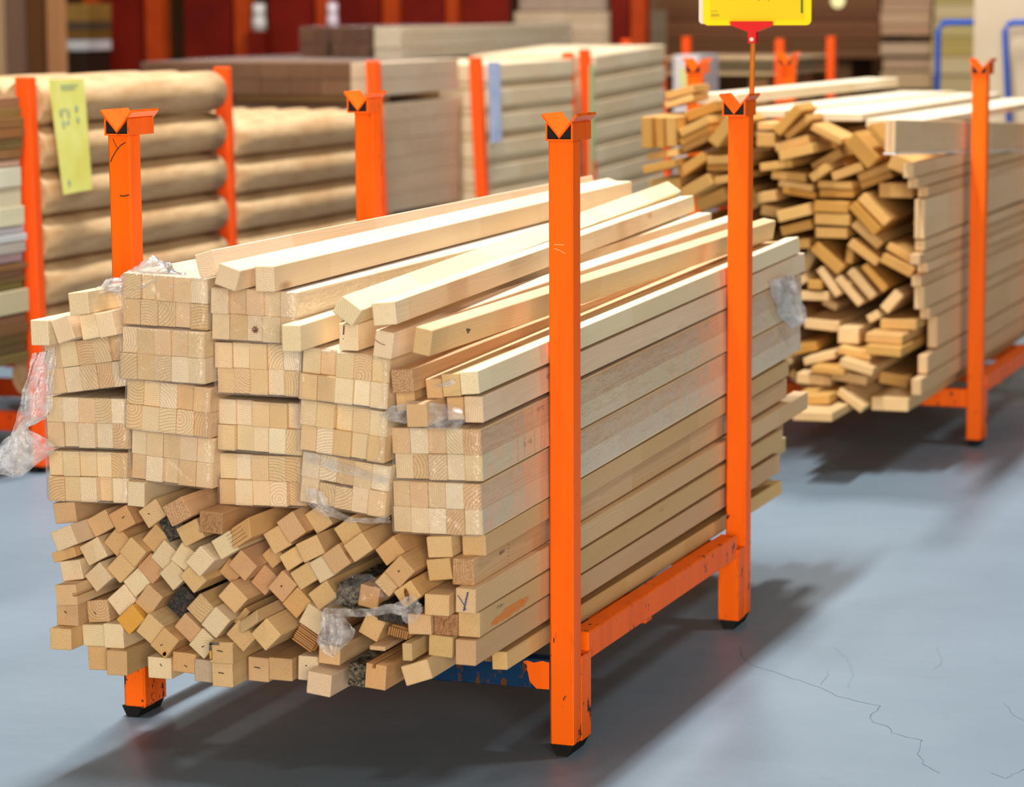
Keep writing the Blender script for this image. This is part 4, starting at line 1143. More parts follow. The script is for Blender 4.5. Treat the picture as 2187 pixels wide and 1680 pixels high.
wadsheet(curve_at([(836, 1290), (860, 1278), (880, 1272), (900, 1288)], Yw), curve_at([(866, 1332), (880, 1330), (892, 1322), (905, 1306)], Yw - 0.01), 16, 16, 0.005, 23, 2)
wadsheet(curve_at([(684, 1310), (678, 1345), (682, 1375), (692, 1392), (706, 1404)], Yw), curve_at([(712, 1308), (750, 1330), (757, 1345), (745, 1372), (730, 1392)], Yw - 0.014), 28, 20, 0.007, 24, 2.5)
wadsheet(curve_at([(690, 1304), (684, 1335), (688, 1365)], Yw - 0.016), curve_at([(735, 1318), (742, 1350), (726, 1380)], Yw - 0.022), 20, 14, 0.007, 25, 3)

# ------------------------------------------------------------------ price sign clipped to the rear post
M['sign_yellow'] = plain('sign_yellow', (252, 218, 0), 0.35)
M['card_yellow'] = plain('card_yellow', (236, 200, 4), 0.4)
M['sign_red'] = plain('sign_red', (216, 30, 24), 0.35)
M['sign_edge'] = plain('clear_plastic_edge', (226, 214, 200), 0.3)
M['rod'] = painted_metal('rod_paint', (196, 112, 16), wear=0.1)
M['green_ink'] = plain('dark_green_ink', (70, 96, 20), 0.7)
Ys = 1.115
base = at(1607, 214, Y=Ys)
sign = empty('price_sign', base)
tag(sign, 'yellow price sign in a red clip on a thin orange rod above the rear post', 'sign')
def S(px, py, y=Ys): return at(px, py, Y=y) - base
bm = bmesh.new(); tube(bm, [S(1605, 232), S(1606.5, 160), S(1608.5, 84)], 0.0052, 10); mesh_obj('rod', bm, M['rod'], sign)
bm = bmesh.new()
A = [S(1562, 45), S(1653, 45), S(1653, 54), S(1618, 68), S(1617, 92), S(1601, 92), S(1600, 68), S(1564, 54)]
prism(bm, [(p.x, p.z) for p in A], 'y', A[0].y - 0.012, A[0].y + 0.010)
mesh_obj('clip', bm, M['sign_red'], sign)
bm = bmesh.new(); tube(bm, [S(1609, 84) + Vector((0, -0.014, 0)), S(1609, 84) + Vector((0, -0.010, 0))], 0.004, 10); mesh_obj('screw', bm, M['sign_edge'], sign)
def rrect(x0, x1, z0, z1, r, n=5):
    P = []
    for cx, cz, a0 in ((x1 - r, z1 - r, 0), (x0 + r, z1 - r, PI / 2), (x0 + r, z0 + r, PI), (x1 - r, z0 + r, 3 * PI / 2)):
        P += [(cx + r * math.cos(a0 + k * PI / 2 / n), cz + r * math.sin(a0 + k * PI / 2 / n)) for k in range(n + 1)]
    return P
l, r_, b_ = S(1503, 53), S(1733, 53), S(1600, 54)
H = 0.17
bm = bmesh.new(); prism(bm, rrect(l.x, r_.x, b_.z, b_.z + H, 0.010), 'y', l.y - 0.004, l.y + 0.002); mesh_obj('frame', bm, M['sign_yellow'], sign)
bm = bmesh.new(); prism(bm, rrect(l.x - 0.011, r_.x - 0.02, b_.z + 0.003, b_.z + H, 0.008), 'y', l.y + 0.0025, l.y + 0.006); mesh_obj('backing', bm, M['sign_edge'], sign)
ci, cj = S(1518, 40), S(1719, 40)
bm = bmesh.new(); prism(bm, rrect(ci.x, cj.x, ci.z, b_.z + H - 0.01, 0.004), 'y', l.y - 0.0048, l.y - 0.0041); card = mesh_obj('card', bm, M['card_yellow'], sign)
segs = []
for k in range(5):
    p = S(1521 + k * 3.6, 33); segs.append(((p.x, p.z - 0.002), (p.x + 0.001, p.z + 0.003)))
for k in range(4):
    p = S(1519 + k * 4, 24); segs.append(((p.x, p.z), (p.x + 0.002, p.z + 0.0005)))
for px in (1622, 1643):
    p = S(px, 0); segs.append(((p.x - 0.002, p.z + 0.003), (p.x + 0.001, p.z - 0.002)))
strokes('print', sign, segs, 0.0014, M['green_ink'], 'f', l.y - 0.0052)
a, b = S(1714, 28), S(1714, -40)
strokes('print', sign, [((a.x, a.z), (b.x, b.z))], 0.0042, M['green_ink'], 'f', l.y - 0.0052)

# ------------------------------------------------------------------ jumbled planks on the cart behind
PT = [(210, 164, 92), (204, 154, 78), (216, 172, 102), (196, 146, 70), (220, 178, 114), (206, 160, 92)]
PCOL = ['left', 'middle', 'right']
for i, (key, x, y, z, w, h, a, c, rk) in enumerate(PLANKS):
    low = z < 0.55
    col = RND.choice(PT)
    if low and RND.random() < 0.6: col = (226, 192, 140)
    o = mesh_obj('plank', batten_bm(w * 0.975, h * 0.96, 2.0 + RND.uniform(-0.15, 0.1) if z + abs(w * math.sin(a)) / 2 + h / 2 < 0.905 else 3.26 - y, RND.uniform(-0.08, 0.08), RND.uniform(-0.1, 0.1), 0.002), M['plank_wood'], None, False, (lambda j: tuple(v + j for v in col))(RND.uniform(-9, 9)))
    place(o, x, y, z, a)
    am = abs((a + PI / 2) % PI - PI / 2)
    t = 'flat-lying' if am < 0.12 else ('slanting' if am < 0.62 else 'steep' if am < 1.3 else 'upright')
    s = 'rising rightwards' if (a + PI / 2) % PI - PI / 2 > 0.12 and am < 1.3 else ('falling rightwards' if am >= 0.12 and am < 1.3 else '')
    tag(o, f'{t} plank end{" " + s if s else ""}, {ORD[rk]} from top in the rear pile {PCOL[c]} third', 'plank', 'planks jumbled on the cart behind')
# planks lying flat on top
TOPP = [(-0.70, 3.30, 0.985, 0.115, 0.030, 0.00, -0.004, 2.1, 'long flat plank lying farthest back on top of the jumbled pile'),
        (-0.60, 3.285, 0.945, 0.20, 0.022, -0.02, -0.006, 2.2, 'wide white-topped board on top of the jumbled pile, left one'),
        (-0.385, 3.30, 0.937, 0.20, 0.022, 0.015, -0.006, 2.3, 'wide white-topped board on top of the jumbled pile, middle one'),
        (-0.19, 3.29, 0.922, 0.16, 0.022, 0.01, -0.007, 2.3, 'wide white-topped board on top of the jumbled pile, right one')]
for x, y, z, w, h, yaw, pit, L, lab in TOPP:
    o = mesh_obj('plank', batten_bm(w, h, L, 0.05, 0, 0.002), M['plank_wood'], None, False, (236, 222, 196))
    place(o, x, y, z, 0, yaw, pit)
    tag(o, lab, 'plank', 'planks jumbled on the cart behind')
def pack(name, label, cat, x0, x1, y0, y1, z0, z1, rows, cols, tint, pitch=0, group=None, gap=0.0015, film=False, part='board', yaw=0, mat='plank_wood', inner=None):
    """a strapped pack: boards in rows and columns under one thing"""
    root = empty(name)
    place(root, x1, y0, z0, 0, yaw, pitch)
    tag(root, label, cat, group)
    w, h = (x1 - x0) / cols, (z1 - z0) / rows
    for r in range(rows):
        for c in range(cols):
            o = mesh_obj(part, batten_bm(w - gap, h - gap, y1 - y0, 0, 0, 0.0015), M[mat], root, False, (lambda j, t: tuple(v + j for v in t))(RND.uniform(-8, 8), inner if (inner and c > 0) else tint))  # inner columns take a darker colour, shade put into the tint
            o.location = (-(c + 0.5) * w, RND.uniform(0, 0.006), (r + 0.5) * h)
    if film:
        bm = bmesh.new(); bx(bm, x0 - x1 - 0.004, 0.004, -0.006, y1 - y0 + 0.006, 0.0, z1 - z0 + 0.004, 0.004)
        mesh_obj('plastic_film', bm, M['thin_film'], root)
    return root
p = pack('plank_bundle', 'tall strapped plank bundle tipped on top at the right of the jumbled pile', 'bundle', -0.073, -0.044, 2.63, 4.9, 0.878, 0.96, 1, 2, (226, 196, 156), -0.044)
bm = bmesh.new(); bx(bm, -0.030, 0.001, 0.0, 2.27, -0.006, -0.001); mesh_obj('strap', bm, plain('white_strap', (236, 226, 214), 0.5), p)
pack('plank_bundle', 'thick plank bundle standing on edge halfway up the right side of the jumbled pile', 'bundle', -0.073, -0.044, 3.00, 5.2, 0.630, 0.735, 1, 2, (222, 190, 148), 0.004)
side = [(2.86, 0.800, 0.835), (2.92, 0.770, 0.797), (3.05, 0.738, 0.766), (3.02, 0.598, 0.626), (2.96, 0.566, 0.594), (3.06, 0.536, 0.563), (2.98, 0.506, 0.533), (3.02, 0.442, 0.503), (3.1, 0.408, 0.438), (3.2, 0.318, 0.404), (3.08, 0.262, 0.312), (3.0, 0.214, 0.258)]
for k, (y, z0, z1) in enumerate(side):
    o = mesh_obj('plank', batten_bm(0.026, z1 - z0, 2.1, 0.06, 0, 0.002), M['plank_wood'], None, False, (lambda j: tuple(v + j for v in (218, 184, 140)))(RND.uniform(-9, 9)))
    place(o, -0.0595, y, (z0 + z1) / 2)
    tag(o, f'plank along the rear pile right side, {ORD[k]} from top of those on edge', 'plank', 'planks jumbled on the cart behind')

# ------------------------------------------------------------------ logs on the left-hand carts
def log(x, y, z, d, L, lab):
    bm = bmesh.new()
    n = 10
    pts = [(0, k * L / n, noise.noise(Vector((x, y, z)) * 9 + Vector((0, k, 0))) * 0.0015) for k in range(n + 1)]
    tube(bm, pts, [d / 2 * (1 + 0.012 * noise.noise(Vector((z * 50, k * 0.7, x * 40)))) for k in range(n + 1)], 28)
    o = mesh_obj('log', bm, M['log_wood'], None, False)
    for p in o.data.polygons: p.use_smooth = abs(p.normal.y) < 0.6
    o.location = (x, y, z)
    tag(o, lab, 'log', 'round logs on the left carts')
for k in range(7):
    log(-2.280 - 0.0625, 2.318, 0.993 - k * 0.1226, 0.1222, 1.115 + RND.uniform(-0.01, 0.005), f'{ORD[k]} log from the top in the taller stack with the yellow card')
for k in range(1, 5):
    log(-2.3425 - k * 0.126, 2.33, 0.993 + RND.uniform(-0.01, 0.004), 0.122, 1.11, f'top log of the taller stack, {ORD[k]} behind the front face')
for k in range(6):
    log(-2.280 - 0.058, 3.51, 0.842 - k * 0.1155, 0.1132, 1.12, f'{ORD[k]} log from the top in the lower stack right of the scalloped post')
for k in range(1, 5):
    log(-2.338 - k * 0.117, 3.52, 0.842, 0.113, 1.11, f'top log of the lower stack, {ORD[k]} behind the front face')
# the yellow paper card hung over the tall stack
M['paper_yellow'] = mottled('yellow_paper', (226, 222, 128), (214, 206, 96), 8, 0.7)
M['paper_blue'] = mottled('pale_blue_card', (206, 212, 232), (170, 186, 222), 18, 0.6)
M['faded_ink'] = plain('faded_ink', (120, 150, 140), 0.8)
q = [at(104, 170, X=-2.270), at(180, 168, X=-2.274), at(197, 404, X=-2.254), at(136, 416, X=-2.250)]
yc = empty('paper_card', q[3]); tag(yc, 'yellow paper card hanging tilted on the tall log stack', 'card')
bm = bmesh.new()
F1 = [bm.verts.new(p - q[3]) for p in q]; F2 = [bm.verts.new(p - q[3] + Vector((-0.0012, 0, 0))) for p in q]
bm.faces.new(F1); bm.faces.new(F2[::-1])
for i in range(4): bm.faces.new((F1[i], F2[i], F2[(i + 1) % 4], F1[(i + 1) % 4]))
mesh_obj('sheet', bm, M['paper_yellow'], yc)
bm = bmesh.new()
def onq(u, v):
    a = q[0].lerp(q[1], u); b = q[3].lerp(q[2], u)
    return a.lerp(b, v) - q[3] + Vector((0.001, 0, 0))
for (u, v, du, dv) in [(0.20, 0.26, 0.06, 0.07), (0.32, 0.25, 0.05, 0.03), (0.42, 0.27, 0.05, 0.07), (0.24, 0.36, 0.05, 0.06), (0.36, 0.37, 0.08, 0.025), (0.66, 0.24, 0.07, 0.05), (0.68, 0.34, 0.06, 0.05), (0.3, 0.05, 0.5, 0.01), (0.3, 0.08, 0.4, 0.01), (0.2, 0.88, 0.06, 0.05)]:
    bm.faces.new([bm.verts.new(onq(*t)) for t in ((u, v), (u + du, v), (u + du, v + dv), (u, v + dv))])
mesh_obj('print', bm, M['faded_ink'], yc)
q = [at(1043, 132, X=-2.262), at(1068, 132, X=-2.262), at(1072, 300, X=-2.262), at(1050, 306, X=-2.262)]
bc = empty('paper_card', q[3]); tag(bc, 'pale blue price card hung beside the orange post of the back row', 'card')
bm = bmesh.new()
F1 = [bm.verts.new(p - q[3]) for p in q]; F2 = [bm.verts.new(p - q[3] + Vector((-0.003, 0, 0))) for p in q]
bm.faces.new(F1); bm.faces.new(F2[::-1])
for i in range(4): bm.faces.new((F1[i], F2[i], F2[(i + 1) % 4], F1[(i + 1) % 4]))
mesh_obj('sheet', bm, M['paper_blue'], bc)

# ------------------------------------------------------------------ sheets at the far left edge
SH = [(205, 335, 6, (150, 108, 66), 'brown board'), (337, 352, 1, (206, 170, 140), 'pinkish board'), (354, 478, 3, (226, 216, 186), 'cream board'), (480, 512, 2, (214, 214, 218), 'film-covered white board'), (514, 556, 2, (196, 176, 176), 'film-covered greyish board'),
      (558, 612, 4, (140, 112, 70), 'brown board'), (614, 664, 1, (206, 184, 148), 'thick pale board'), (666, 770, 5, (128, 92, 58), 'brown board')]
k = 0
for (pa, pb, n, tint, nm) in SH:
    z1, z0 = at(60, pa, X=-2.31).z, at(60, pb, X=-2.31).z
    for i in range(n):
        t = (z1 - z0) / n
        o = mesh_obj('board', batten_bm(0.60, t - 0.0015, 1.125, 0, 0, 0.001), M['plank_wood'], None, False, tuple(v + RND.uniform(-10, 10) for v in tint))
        place(o, -2.612 + RND.uniform(-0.006, 0.006), 1.125 + RND.uniform(-0.012, 0.008), z1 - (i + 0.5) * t)
        if z0 < 0.17: pass
        tag(o, f'{nm} in the sheet stack at the left edge, {ORD[k]} from the top', 'board', 'boards stacked at the left edge')
        k += 1
zb = at(60, 770, X=-2.31).z
for i, x in enumerate((-2.49, -2.84)):
    bm = bmesh.new(); bx(bm, x - 0.045, x + 0.045, 1.24, 2.10, 0.164, zb - 0.001, 0.003)
    o = mesh_obj('bearer', bm, M['plank_wood'], None, False, (120, 86, 54))
    tag(o, 'wooden bearer under the left edge sheet stack, ' + ('aisle side' if i == 0 else 'inner side'), 'bearer')

# ------------------------------------------------------------------ flat boards in the back row
TAN = (238, 216, 180)
def panels(y0, y1, ztops, x1, lab, tilt, grp):
    for k in range(len(ztops) - 1):
        z1, z0 = ztops[k], ztops[k + 1]
        root = empty('board_pack')
        place(root, x1, y0, z0, 0, 0, tilt)
        tag(root, f'tan board pack in the back row {lab}, {ORD[k]} from the top', 'board', grp)
        h = z1 - z0 - 0.003
        o = mesh_obj('board', batten_bm(0.56, h * 0.69, y1 - y0, 0, 0, 0.002), M['plank_wood'], root, False, (lambda j: tuple(v + j for v in TAN))(RND.uniform(-5, 5))); o.location = (-0.28, 0, h * 0.655)
        o = mesh_obj('board', batten_bm(0.556, h * 0.30, y1 - y0 - 0.01, 0, 0, 0.002), M['plank_wood'], root, False, (226, 202, 162)); o.location = (-0.283, 0.004, h * 0.15)
zz = [1.035 - k * 0.097 for k in range(9)] + [0.204]
panels(5.695, 6.705, [z - 0.005 for z in zz], -2.285, 'beside the pale blue card', 0.002, 'tan board packs in the back row')
panels(6.985, 7.995, [z + 0.004 for z in zz], -2.285, 'beyond the green strap', 0.030, 'tan board packs in the back row')
bm = bmesh.new(); bx(bm, -2.282, -2.278, 6.90, 6.955, 0.42, 1.0); o = mesh_obj('strap', bm, plain('green_strap', (186, 208, 140), 0.6)); tag(o, 'pale green strap hanging down the tan boards of the back row', 'strap')
# film-wrapped timber packs between the carts
pack('timber_pack', 'film-wrapped timber pack behind the rear left post, upper one', 'pack', -3.3, -2.36, 4.83, 5.58, 0.935, 1.05, 2, 8, (206, 186, 158), 0, 'wrapped timber packs between the carts', film=True, inner=(116, 80, 48))  # inner ends browned to look shaded
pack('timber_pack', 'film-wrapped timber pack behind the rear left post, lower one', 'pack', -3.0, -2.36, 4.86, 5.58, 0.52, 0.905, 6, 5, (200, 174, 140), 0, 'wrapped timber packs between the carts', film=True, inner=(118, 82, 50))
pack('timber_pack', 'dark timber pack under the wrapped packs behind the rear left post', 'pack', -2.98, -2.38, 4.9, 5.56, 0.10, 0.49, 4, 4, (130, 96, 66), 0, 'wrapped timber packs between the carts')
for i, (y, z0, z1) in enumerate([(4.92, 0.9095, 0.9345), (5.40, 0.9095, 0.9345), (4.95, 0.485, 0.519), (5.45, 0.485, 0.519), (4.95, 0.0, 0.099), (5.45, 0.0, 0.099)]):
    bm = bmesh.new(); bx(bm, -2.97, -2.39, y, y + 0.06, z0, z1, 0.002)
    o = mesh_obj('bearer', bm, M['plank_wood'], None, False, (190, 150, 100))
    tag(o, f'wooden bearer {["front", "rear"][i % 2]} one {["between the wrapped timber packs", "under the lower wrapped pack", "on the floor under the dark pack"][i // 2]}', 'bearer')

YF = at(862, 90, X=-3.2).y
# long pale pack and brown packs behind the logs, brown tints deepened to stand in for shade
def facing(name, label, pxa, pxb, pya, pyb, Y, depth, rows, cols, tint, film=True, cat='pack', group='packs stacked behind the logs'):
    A, B = at(pxa, pya, Y=Y), at(pxb, pyb, Y=Y)
    return pack(name, label, cat, A.x, B.x, Y, Y + depth, B.z, A.z, rows, cols, tint, 0, group, film=film)
facing('timber_pack', 'long pale film-wrapped timber pack lying on top behind the blue card', 798, 856, 58, 126, YF, 2.3, 3, 1, (222, 208, 182))
facing('timber_pack', 'brown film-wrapped pack, left one of the two on top behind the logs', 640, 700, 58, 122, YF + 0.05, 1.2, 2, 2, (104, 68, 38))
facing('timber_pack', 'brown film-wrapped pack, right one of the two on top behind the logs', 706, 790, 58, 122, YF + 0.03, 1.2, 2, 3, (100, 64, 36))
facing('timber_pack', 'wide brown film-wrapped pack below the two small ones behind the logs', 398, 846, 127, 182, YF - 0.02, 1.4, 2, 10, (100, 64, 36))
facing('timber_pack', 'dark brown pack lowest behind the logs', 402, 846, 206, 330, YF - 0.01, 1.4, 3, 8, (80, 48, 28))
A = at(398, 182, Y=YF - 0.02); B = at(846, 206, Y=YF - 0.01)
for i, px in enumerate((420, 560, 690, 790)):
    a = at(px, 182, Y=YF)
    bm = bmesh.new(); bx(bm, a.x, a.x + 0.10, YF + 0.02, YF + 1.2, B.z + 0.0045, A.z - 0.001, 0.002)
    o = mesh_obj('bearer', bm, M['plank_wood'], None, False, (120, 84, 56)); tag(o, f'bearer between the brown packs behind the logs, {ORD[i]} from the left', 'bearer', 'bearers behind the logs')
low = at(402, 330, Y=YF - 0.01).z
for i, px in enumerate((440, 620, 800)):
    a = at(px, 330, Y=YF)
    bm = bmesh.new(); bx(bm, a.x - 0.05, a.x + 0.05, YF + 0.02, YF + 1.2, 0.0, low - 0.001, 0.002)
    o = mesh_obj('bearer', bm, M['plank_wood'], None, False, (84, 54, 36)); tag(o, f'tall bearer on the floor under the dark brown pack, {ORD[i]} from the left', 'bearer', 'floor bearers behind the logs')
# support under the long pale pack
a, b = at(800, 127, Y=YF), at(856, 127, Y=YF)
bm = bmesh.new(); bx(bm, a.x, b.x, YF + 1.45, YF + 2.1, 0, a.z - 0.001, 0.002)
o = mesh_obj('timber_block', bm, M['plank_wood'], None, False, (150, 110, 70)); tag(o, 'timber block carrying the far end of the long pale pack', 'block')
# pale stack farther back
r9 = 10.75
facing('timber_pack', 'pale pack with film at its right end, behind the long pale pack', 1098, 1312, 25, 110, r9, 1.0, 4, 2, (206, 182, 150))
facing('timber_pack', 'greyish wrapped pack on top of the pale pack near the top edge', 1108, 1296, -60, 22, r9 + 0.03, 0.9, 3, 2, (176, 154, 136))
a, b = at(1098, 111, Y=r9), at(1312, 111, Y=r9)
for i, x in enumerate((a.x + 0.05, (a.x + b.x) / 2, b.x - 0.15)):
    bm = bmesh.new(); bx(bm, x, x + 0.1, r9 + 0.05, r9 + 0.95, 0, a.z - 0.002, 0.002)
    o = mesh_obj('timber_block', bm, M['plank_wood'], None, False, (110, 70, 44)); tag(o, f'tall timber block under the far pale pack, {ORD[i]} from the left', 'block', 'timber blocks under the far pale pack')
# white wrapped box past the end of the back row
a, b = at(1437, 118, Y=8.6), at(1492, 190, Y=8.6)
bx0 = empty('wrapped_box', ((a.x + b.x) / 2, 8.7, 0)); tag(bx0, 'white wrapped box with a yellow-green label past the end of the back row', 'box')
bm = bmesh.new(); bx(bm, a.x - bx0.location.x, b.x - bx0.location.x, -0.1, 0.25, 0, a.z, 0.006); mesh_obj('box', bm, plain('white_wrap', (206, 194, 190), 0.4), bx0)
c, d = at(1452, 145, Y=8.597), at(1470, 185, Y=8.597)
bm = bmesh.new(); bx(bm, c.x - bx0.location.x, d.x - bx0.location.x, -0.103, -0.1005, d.z, c.z); mesh_obj('label', bm, plain('label_green', (206, 204, 130), 0.6), bx0)

# ------------------------------------------------------------------ dark red storage rack at the back
YR = 10.6
edges = [190, 322, 500, 676, 832, 964, 1374]
posts_px = [(186, 214), (318, 356), (508, 540), (682, 712), (824, 858), (958, 984), (1352, 1384)]
for i, (pa, pb) in enumerate(posts_px):
    a, b = at(pa, 60, Y=YR), at(pb, 60, Y=YR)
    root = empty('rack_upright', ((a.x + b.x) / 2, YR, 0)); tag(root, f'orange-brown rack upright at the back, {ORD[i]} from the left', 'rack', 'rack uprights at the back')
    h = (b.x - a.x) / 2
    bm = bmesh.new(); bx(bm, -h, h, -0.05, 0.05, 0.006, 2.6, 0.004); mesh_obj('column', bm, M['rack_frame'], root)
    bm = bmesh.new(); bx(bm, -h - 0.01, h + 0.01, -0.08, 0.08, 0, 0.006); mesh_obj('base_plate', bm, M['rack_frame'], root)
prs = [(214, 318), (392, 508), (572, 682), (712, 824), (858, 958), (984, 1094), (1300, 1352)]
for i, (pa, pb) in enumerate(prs):
    a, b = at(pa, 60, Y=YR + 0.02), at(pb, 60, Y=YR + 0.02)
    bm = bmesh.new(); bx(bm, a.x + 0.016, b.x - 0.016, YR + 0.0, YR + 0.04, 0.0, 2.5, 0.002)
    o = mesh_obj('door_panel', bm, M['rack_panel']); tag(o, f'dark red panel standing in the back rack, {ORD[i]} from the left', 'panel', 'dark red panels in the back rack')
# what stands in the rack's gaps
gl = plain('pale_grey_wrap', (196, 188, 178), 0.5); gr = plain('mauve_wrap', (214, 196, 202), 0.5)
for i, (px, pa, pb, w, mt, lab) in enumerate([(554, 8, 66, 30, gl, 'pale wrapped roll in the rack gap above the brown packs, left one'), (711, 6, 60, 24, gr, 'pinkish white wrapped roll before the back rack, above the brown packs')]):
    a, b, c = at(px - w / 2, pa, Y=YR - 0.2), at(px + w / 2, pb, Y=YR - 0.2), at(px, pb, Y=YR - 0.2)
    r = (b.x - a.x) / 2
    root = empty('wrapped_roll', (c.x, YR - 0.2, 0)); tag(root, lab, 'roll')
    bm = bmesh.new(); tube(bm, [(0, 0, c.z), (0, 0, c.z + (a.z - c.z) * 0.45), (0, 0, c.z + (a.z - c.z) * 0.5), (0, 0, c.z + (a.z - c.z) * 0.55), (0, 0, a.z)], [r, r * 0.95, r * 0.7, r * 0.9, r * 0.85], 16); mesh_obj('roll', bm, mt, root, True)
    bm = bmesh.new(); bx(bm, -0.05, 0.05, -0.05, 0.05, 0, c.z, 0.003); mesh_obj('stand', bm, M['rack_panel'], root)
# upright boards at the far left
UP_ = [(-20, 12, (190, 156, 118), 'tan upright board at the very left edge'), (14, 58, (122, 92, 74), 'film-covered brown upright board near the left edge'), (60, 98, (98, 60, 24), 'dark brown upright board near the left edge'), (100, 134, (176, 124, 82), 'light brown upright board left of the dark red rack')]
for i, (pa, pb, tint, lab) in enumerate(UP_):
    yy = 8.6 - 0.02 * i
    a, b = at(pa, 100, Y=yy), at(pb, 100, Y=yy)
    bm = bmesh.new(); bx(bm, a.x, b.x, yy, yy + 0.05, 0.0, 2.3, 0.003)
    o = mesh_obj('upright_board', bm, M['plank_wood'], None, False, tint); tag(o, lab, 'board', 'upright boards at the far left')
# shelf goods in the gap beside them
for i, (pa, pb, tint, lab) in enumerate([(8, 46, (158, 116, 52), 'ochre box, upper one in the rack gap at left'), (47, 64, (92, 74, 54), 'grey-brown box in the rack gap at left'), (65, 84, (132, 92, 36), 'dark ochre box in the rack gap at left'), (86, 108, (224, 214, 208), 'white box in the rack gap at left'), (109, 240, (50, 30, 18), 'dark box lowest in the rack gap at left')]):
    yy = 10.2
    a, b = at(132, pa, Y=yy), at(186, pb, Y=yy)
    bm = bmesh.new(); bx(bm, a.x, b.x, yy, yy + 0.3, b.z if i < 4 else 0.0, a.z, 0.003)
    o = mesh_obj('box', bm, mottled('carton', tint, tuple(v * 0.85 for v in tint), 5, 0.7)); tag(o, lab, 'box', 'boxes in the rack gap at left')

# ------------------------------------------------------------------ long timber stacks at the back right
def long_rows(pxa, pxb, Y, rows, tints, lab, grp, depth=0.8):
    for k, (pa, pb) in enumerate(rows):
        a, b = at(pxa, pa, Y=Y), at(pxb, pb, Y=Y)
        bm = bmesh.new(); bx(bm, 0, b.x - a.x - 0.0, 0, depth, 0, a.z - b.z - 0.004, 0.003)
        o = mesh_obj('timber_beam', bm, M['long_wood'], None, False, tuple(v + RND.uniform(-6, 6) for v in tints[k % len(tints)]))
        o.location = (a.x + RND.uniform(-0.01, 0.01), Y + RND.uniform(0, 0.02), b.z)
        tag(o, f'{lab}, {ORD[k]} from the top', 'timber', grp)
mt, nt, b = newmat('long_timber')
qn = NT(nt); co = qn.n('ShaderNodeTexCoord').outputs['Object']
oc = qn.n('ShaderNodeObjectInfo').outputs['Color']
qn.l(qn.mix(qn.math('MULTIPLY', qn.ramp(qn.noise(qn.mapv(co, (1.2, 4, 40)), 1, 3), 0.35, 0.7), 0.6), oc, qn.mix(1.0, oc, (0.7, 0.62, 0.5, 1), 'MULTIPLY')), b.inputs['Base Color'])
b.inputs['Roughness'].default_value = 0.7
M['long_wood'] = mt
rows = [(-70, -47), (-47, -24), (-24, -2), (-2, 20), (20, 42), (42, 63), (63, 84), (84, 104), (104, 124)]
long_rows(1386, 1880, 13.4, rows, [(120, 72, 30), (112, 66, 26), (126, 78, 34)], 'timber toned as shaded in the stack behind the yellow sign', 'shade-toned timber behind the yellow sign')  # shaded part of one wide stack, shade put into a dark tint
rows2 = [(-70, -46), (-46, -22), (-22, 2), (2, 26), (26, 52), (52, 76), (90, 118), (124, 150), (152, 190)]
long_rows(1882, 1990, 13.3, rows2, [(206, 168, 128), (196, 156, 116)], 'timber toned as lit in the stack left of the blue handle', 'lit-toned timber left of the blue handle')  # lit part of the same stack, light put into a paler tint
rows3 = [(-60, -20), (-20, 8), (8, 40), (40, 78), (78, 120), (120, 160), (160, 200)]
long_rows(1992, 2090, 13.1, rows3, [(206, 178, 118), (188, 160, 92), (214, 182, 140)], 'yellowish timber end in the stack behind the blue handle', 'timber ends behind the blue handle')
for Y, pa, pb, zpx, lab in ((13.5, 1386, 1880, 126, 'shade-toned'), (13.4, 1882, 1990, 192, 'tan'), (13.2, 1992, 2090, 202, 'yellowish')):
    a, b2 = at(pa, zpx, Y=Y), at(pb, zpx, Y=Y)
    for i, t in enumerate((0.05, 0.8)):
        x = a.x + (b2.x - a.x) * t
        bm = bmesh.new(); bx(bm, x, x + 0.12, Y, Y + 0.6, 0, a.z - 0.006, 0.002)
        o = mesh_obj('timber_block', bm, M['plank_wood'], None, False, (110, 74, 44)); tag(o, f'timber block under the {lab} back stack, {["left", "right"][i]} one', 'block')
# low stack of pale planks between the distant posts
rows4 = [(120, 134), (134, 148), (148, 166)]
for k, (pa, pb) in enumerate(rows4):
    a, b = at(1582, pa + 6, Y=9.45), at(1930, pb - 4, Y=9.45)
    o = mesh_obj('plank', batten_bm(0.74, a.z - b.z, 1.3, 0, 0, 0.003), M['plank_wood'], None, False, tuple(v + RND.uniform(-6, 6) for v in (206, 178, 140)))
    place(o, -2.52, 9.47, (a.z + b.z) / 2)
    tag(o, f'pale board on the distant cart under the yellow sign, {ORD[k]} from the top', 'board', 'boards on the distant cart')
lowz = at(1582, 162, Y=9.45).z
for i, x in enumerate((-2.25, -2.80)):
    bm = bmesh.new(); bx(bm, x - 0.05, x + 0.05, 9.5, 10.4, 0.164, lowz - 0.002, 0.002)
    o = mesh_obj('timber_block', bm, M['plank_wood'], None, False, (150, 110, 70)); tag(o, f'timber block on the distant cart under the boards, {["right", "left"][i]} one', 'block')
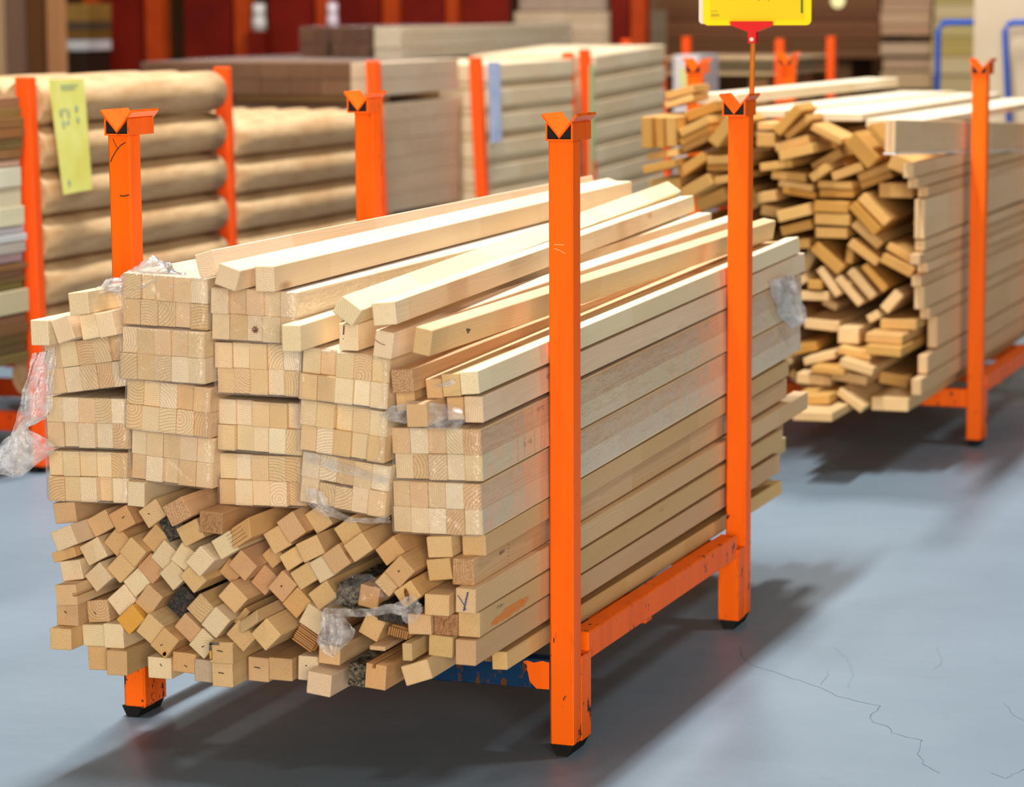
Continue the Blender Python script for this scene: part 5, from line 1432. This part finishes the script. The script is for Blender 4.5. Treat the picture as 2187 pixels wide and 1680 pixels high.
# light round lamp-like tag near the top edge
a = at(1790, 2, Y=8.8)
bb = empty('hanging_tag', a); tag(bb, 'round yellow-white hanging tag near the top edge right of the yellow sign', 'tag')
bm = bmesh.new(); tube(bm, [(0, -0.006, 0), (0, 0.006, 0)], 0.034, 24); mesh_obj('disc', bm, plain('tag_cream', (226, 214, 150), 0.5), bb)
bm = bmesh.new(); tube(bm, [(0, 0, 0.03), (0.005, 0, 1.2)], 0.003, 6); mesh_obj('cord', bm, plain('cord_grey', (120, 100, 70), 0.6), bb)

# ------------------------------------------------------------------ panel trolley with blue hoops, back right
M['hoop_blue'] = painted_metal('hoop_blue', (22, 78, 168), wear=0.1)
YT = 8.3
a = at(2082, 100, Y=YT); c = at(2300, 100, Y=YT)
tr = empty('panel_trolley', (a.x, YT, 0)); tag(tr, 'blue tubular panel trolley at the right edge', 'trolley')
def hoop(px0, px1, pyt, Y, lean):
    p, r = at(px0, pyt, Y=Y) - tr.location, at(px1, pyt, Y=Y) - tr.location
    P = [(p.x + lean, p.y, 0.2), (p.x, p.y, p.z - 0.05)]
    P += [(p.x + 0.04 * (1 - math.cos(t)), p.y, p.z - 0.05 + 0.045 * math.sin(t)) for t in (0.4, 0.8, 1.2, PI / 2)]
    P += [(r.x - 0.04, r.y, p.z - 0.005), (r.x, r.y, p.z - 0.05), (r.x, r.y, 0.2)]
    bm = bmesh.new(); tube(bm, P, 0.013, 12)
    return mesh_obj('hoop', bm, M['hoop_blue'], tr, True)
hoop(2004, 2215, 46, YT + 0.16, 0.0)
hoop(2147, 2380, 46, YT - 0.10, 0.06)
bm = bmesh.new(); bx(bm, -0.22, 0.9, -0.3, 0.35, 0.14, 0.20, 0.004); mesh_obj('platform', bm, M['hoop_blue'], tr)
for x in (-0.15, 0.8):
    for y in (-0.24, 0.28):
        bm = bmesh.new(); tube(bm, [(x - 0.02, y, 0.06), (x + 0.02, y, 0.06)], 0.06, 18); bx(bm, x - 0.015, x + 0.015, y - 0.03, y + 0.03, 0.08, 0.14); mesh_obj('caster', bm, M['dark'], tr)
for i, y in enumerate((YT + 0.02, YT - 0.045)):
    bm = bmesh.new(); bx(bm, a.x + 0.002 * i, a.x + 0.72, y, y + 0.045, 0.202, 1.55, 0.002)
    o = mesh_obj('sheet_panel', bm, mottled('mdf_panel', (198, 176, 146), (190, 168, 138), 3, 0.7)); tag(o, 'beige sheet panel upright on the blue trolley, ' + ('rear one' if i == 0 else 'front one'), 'panel')
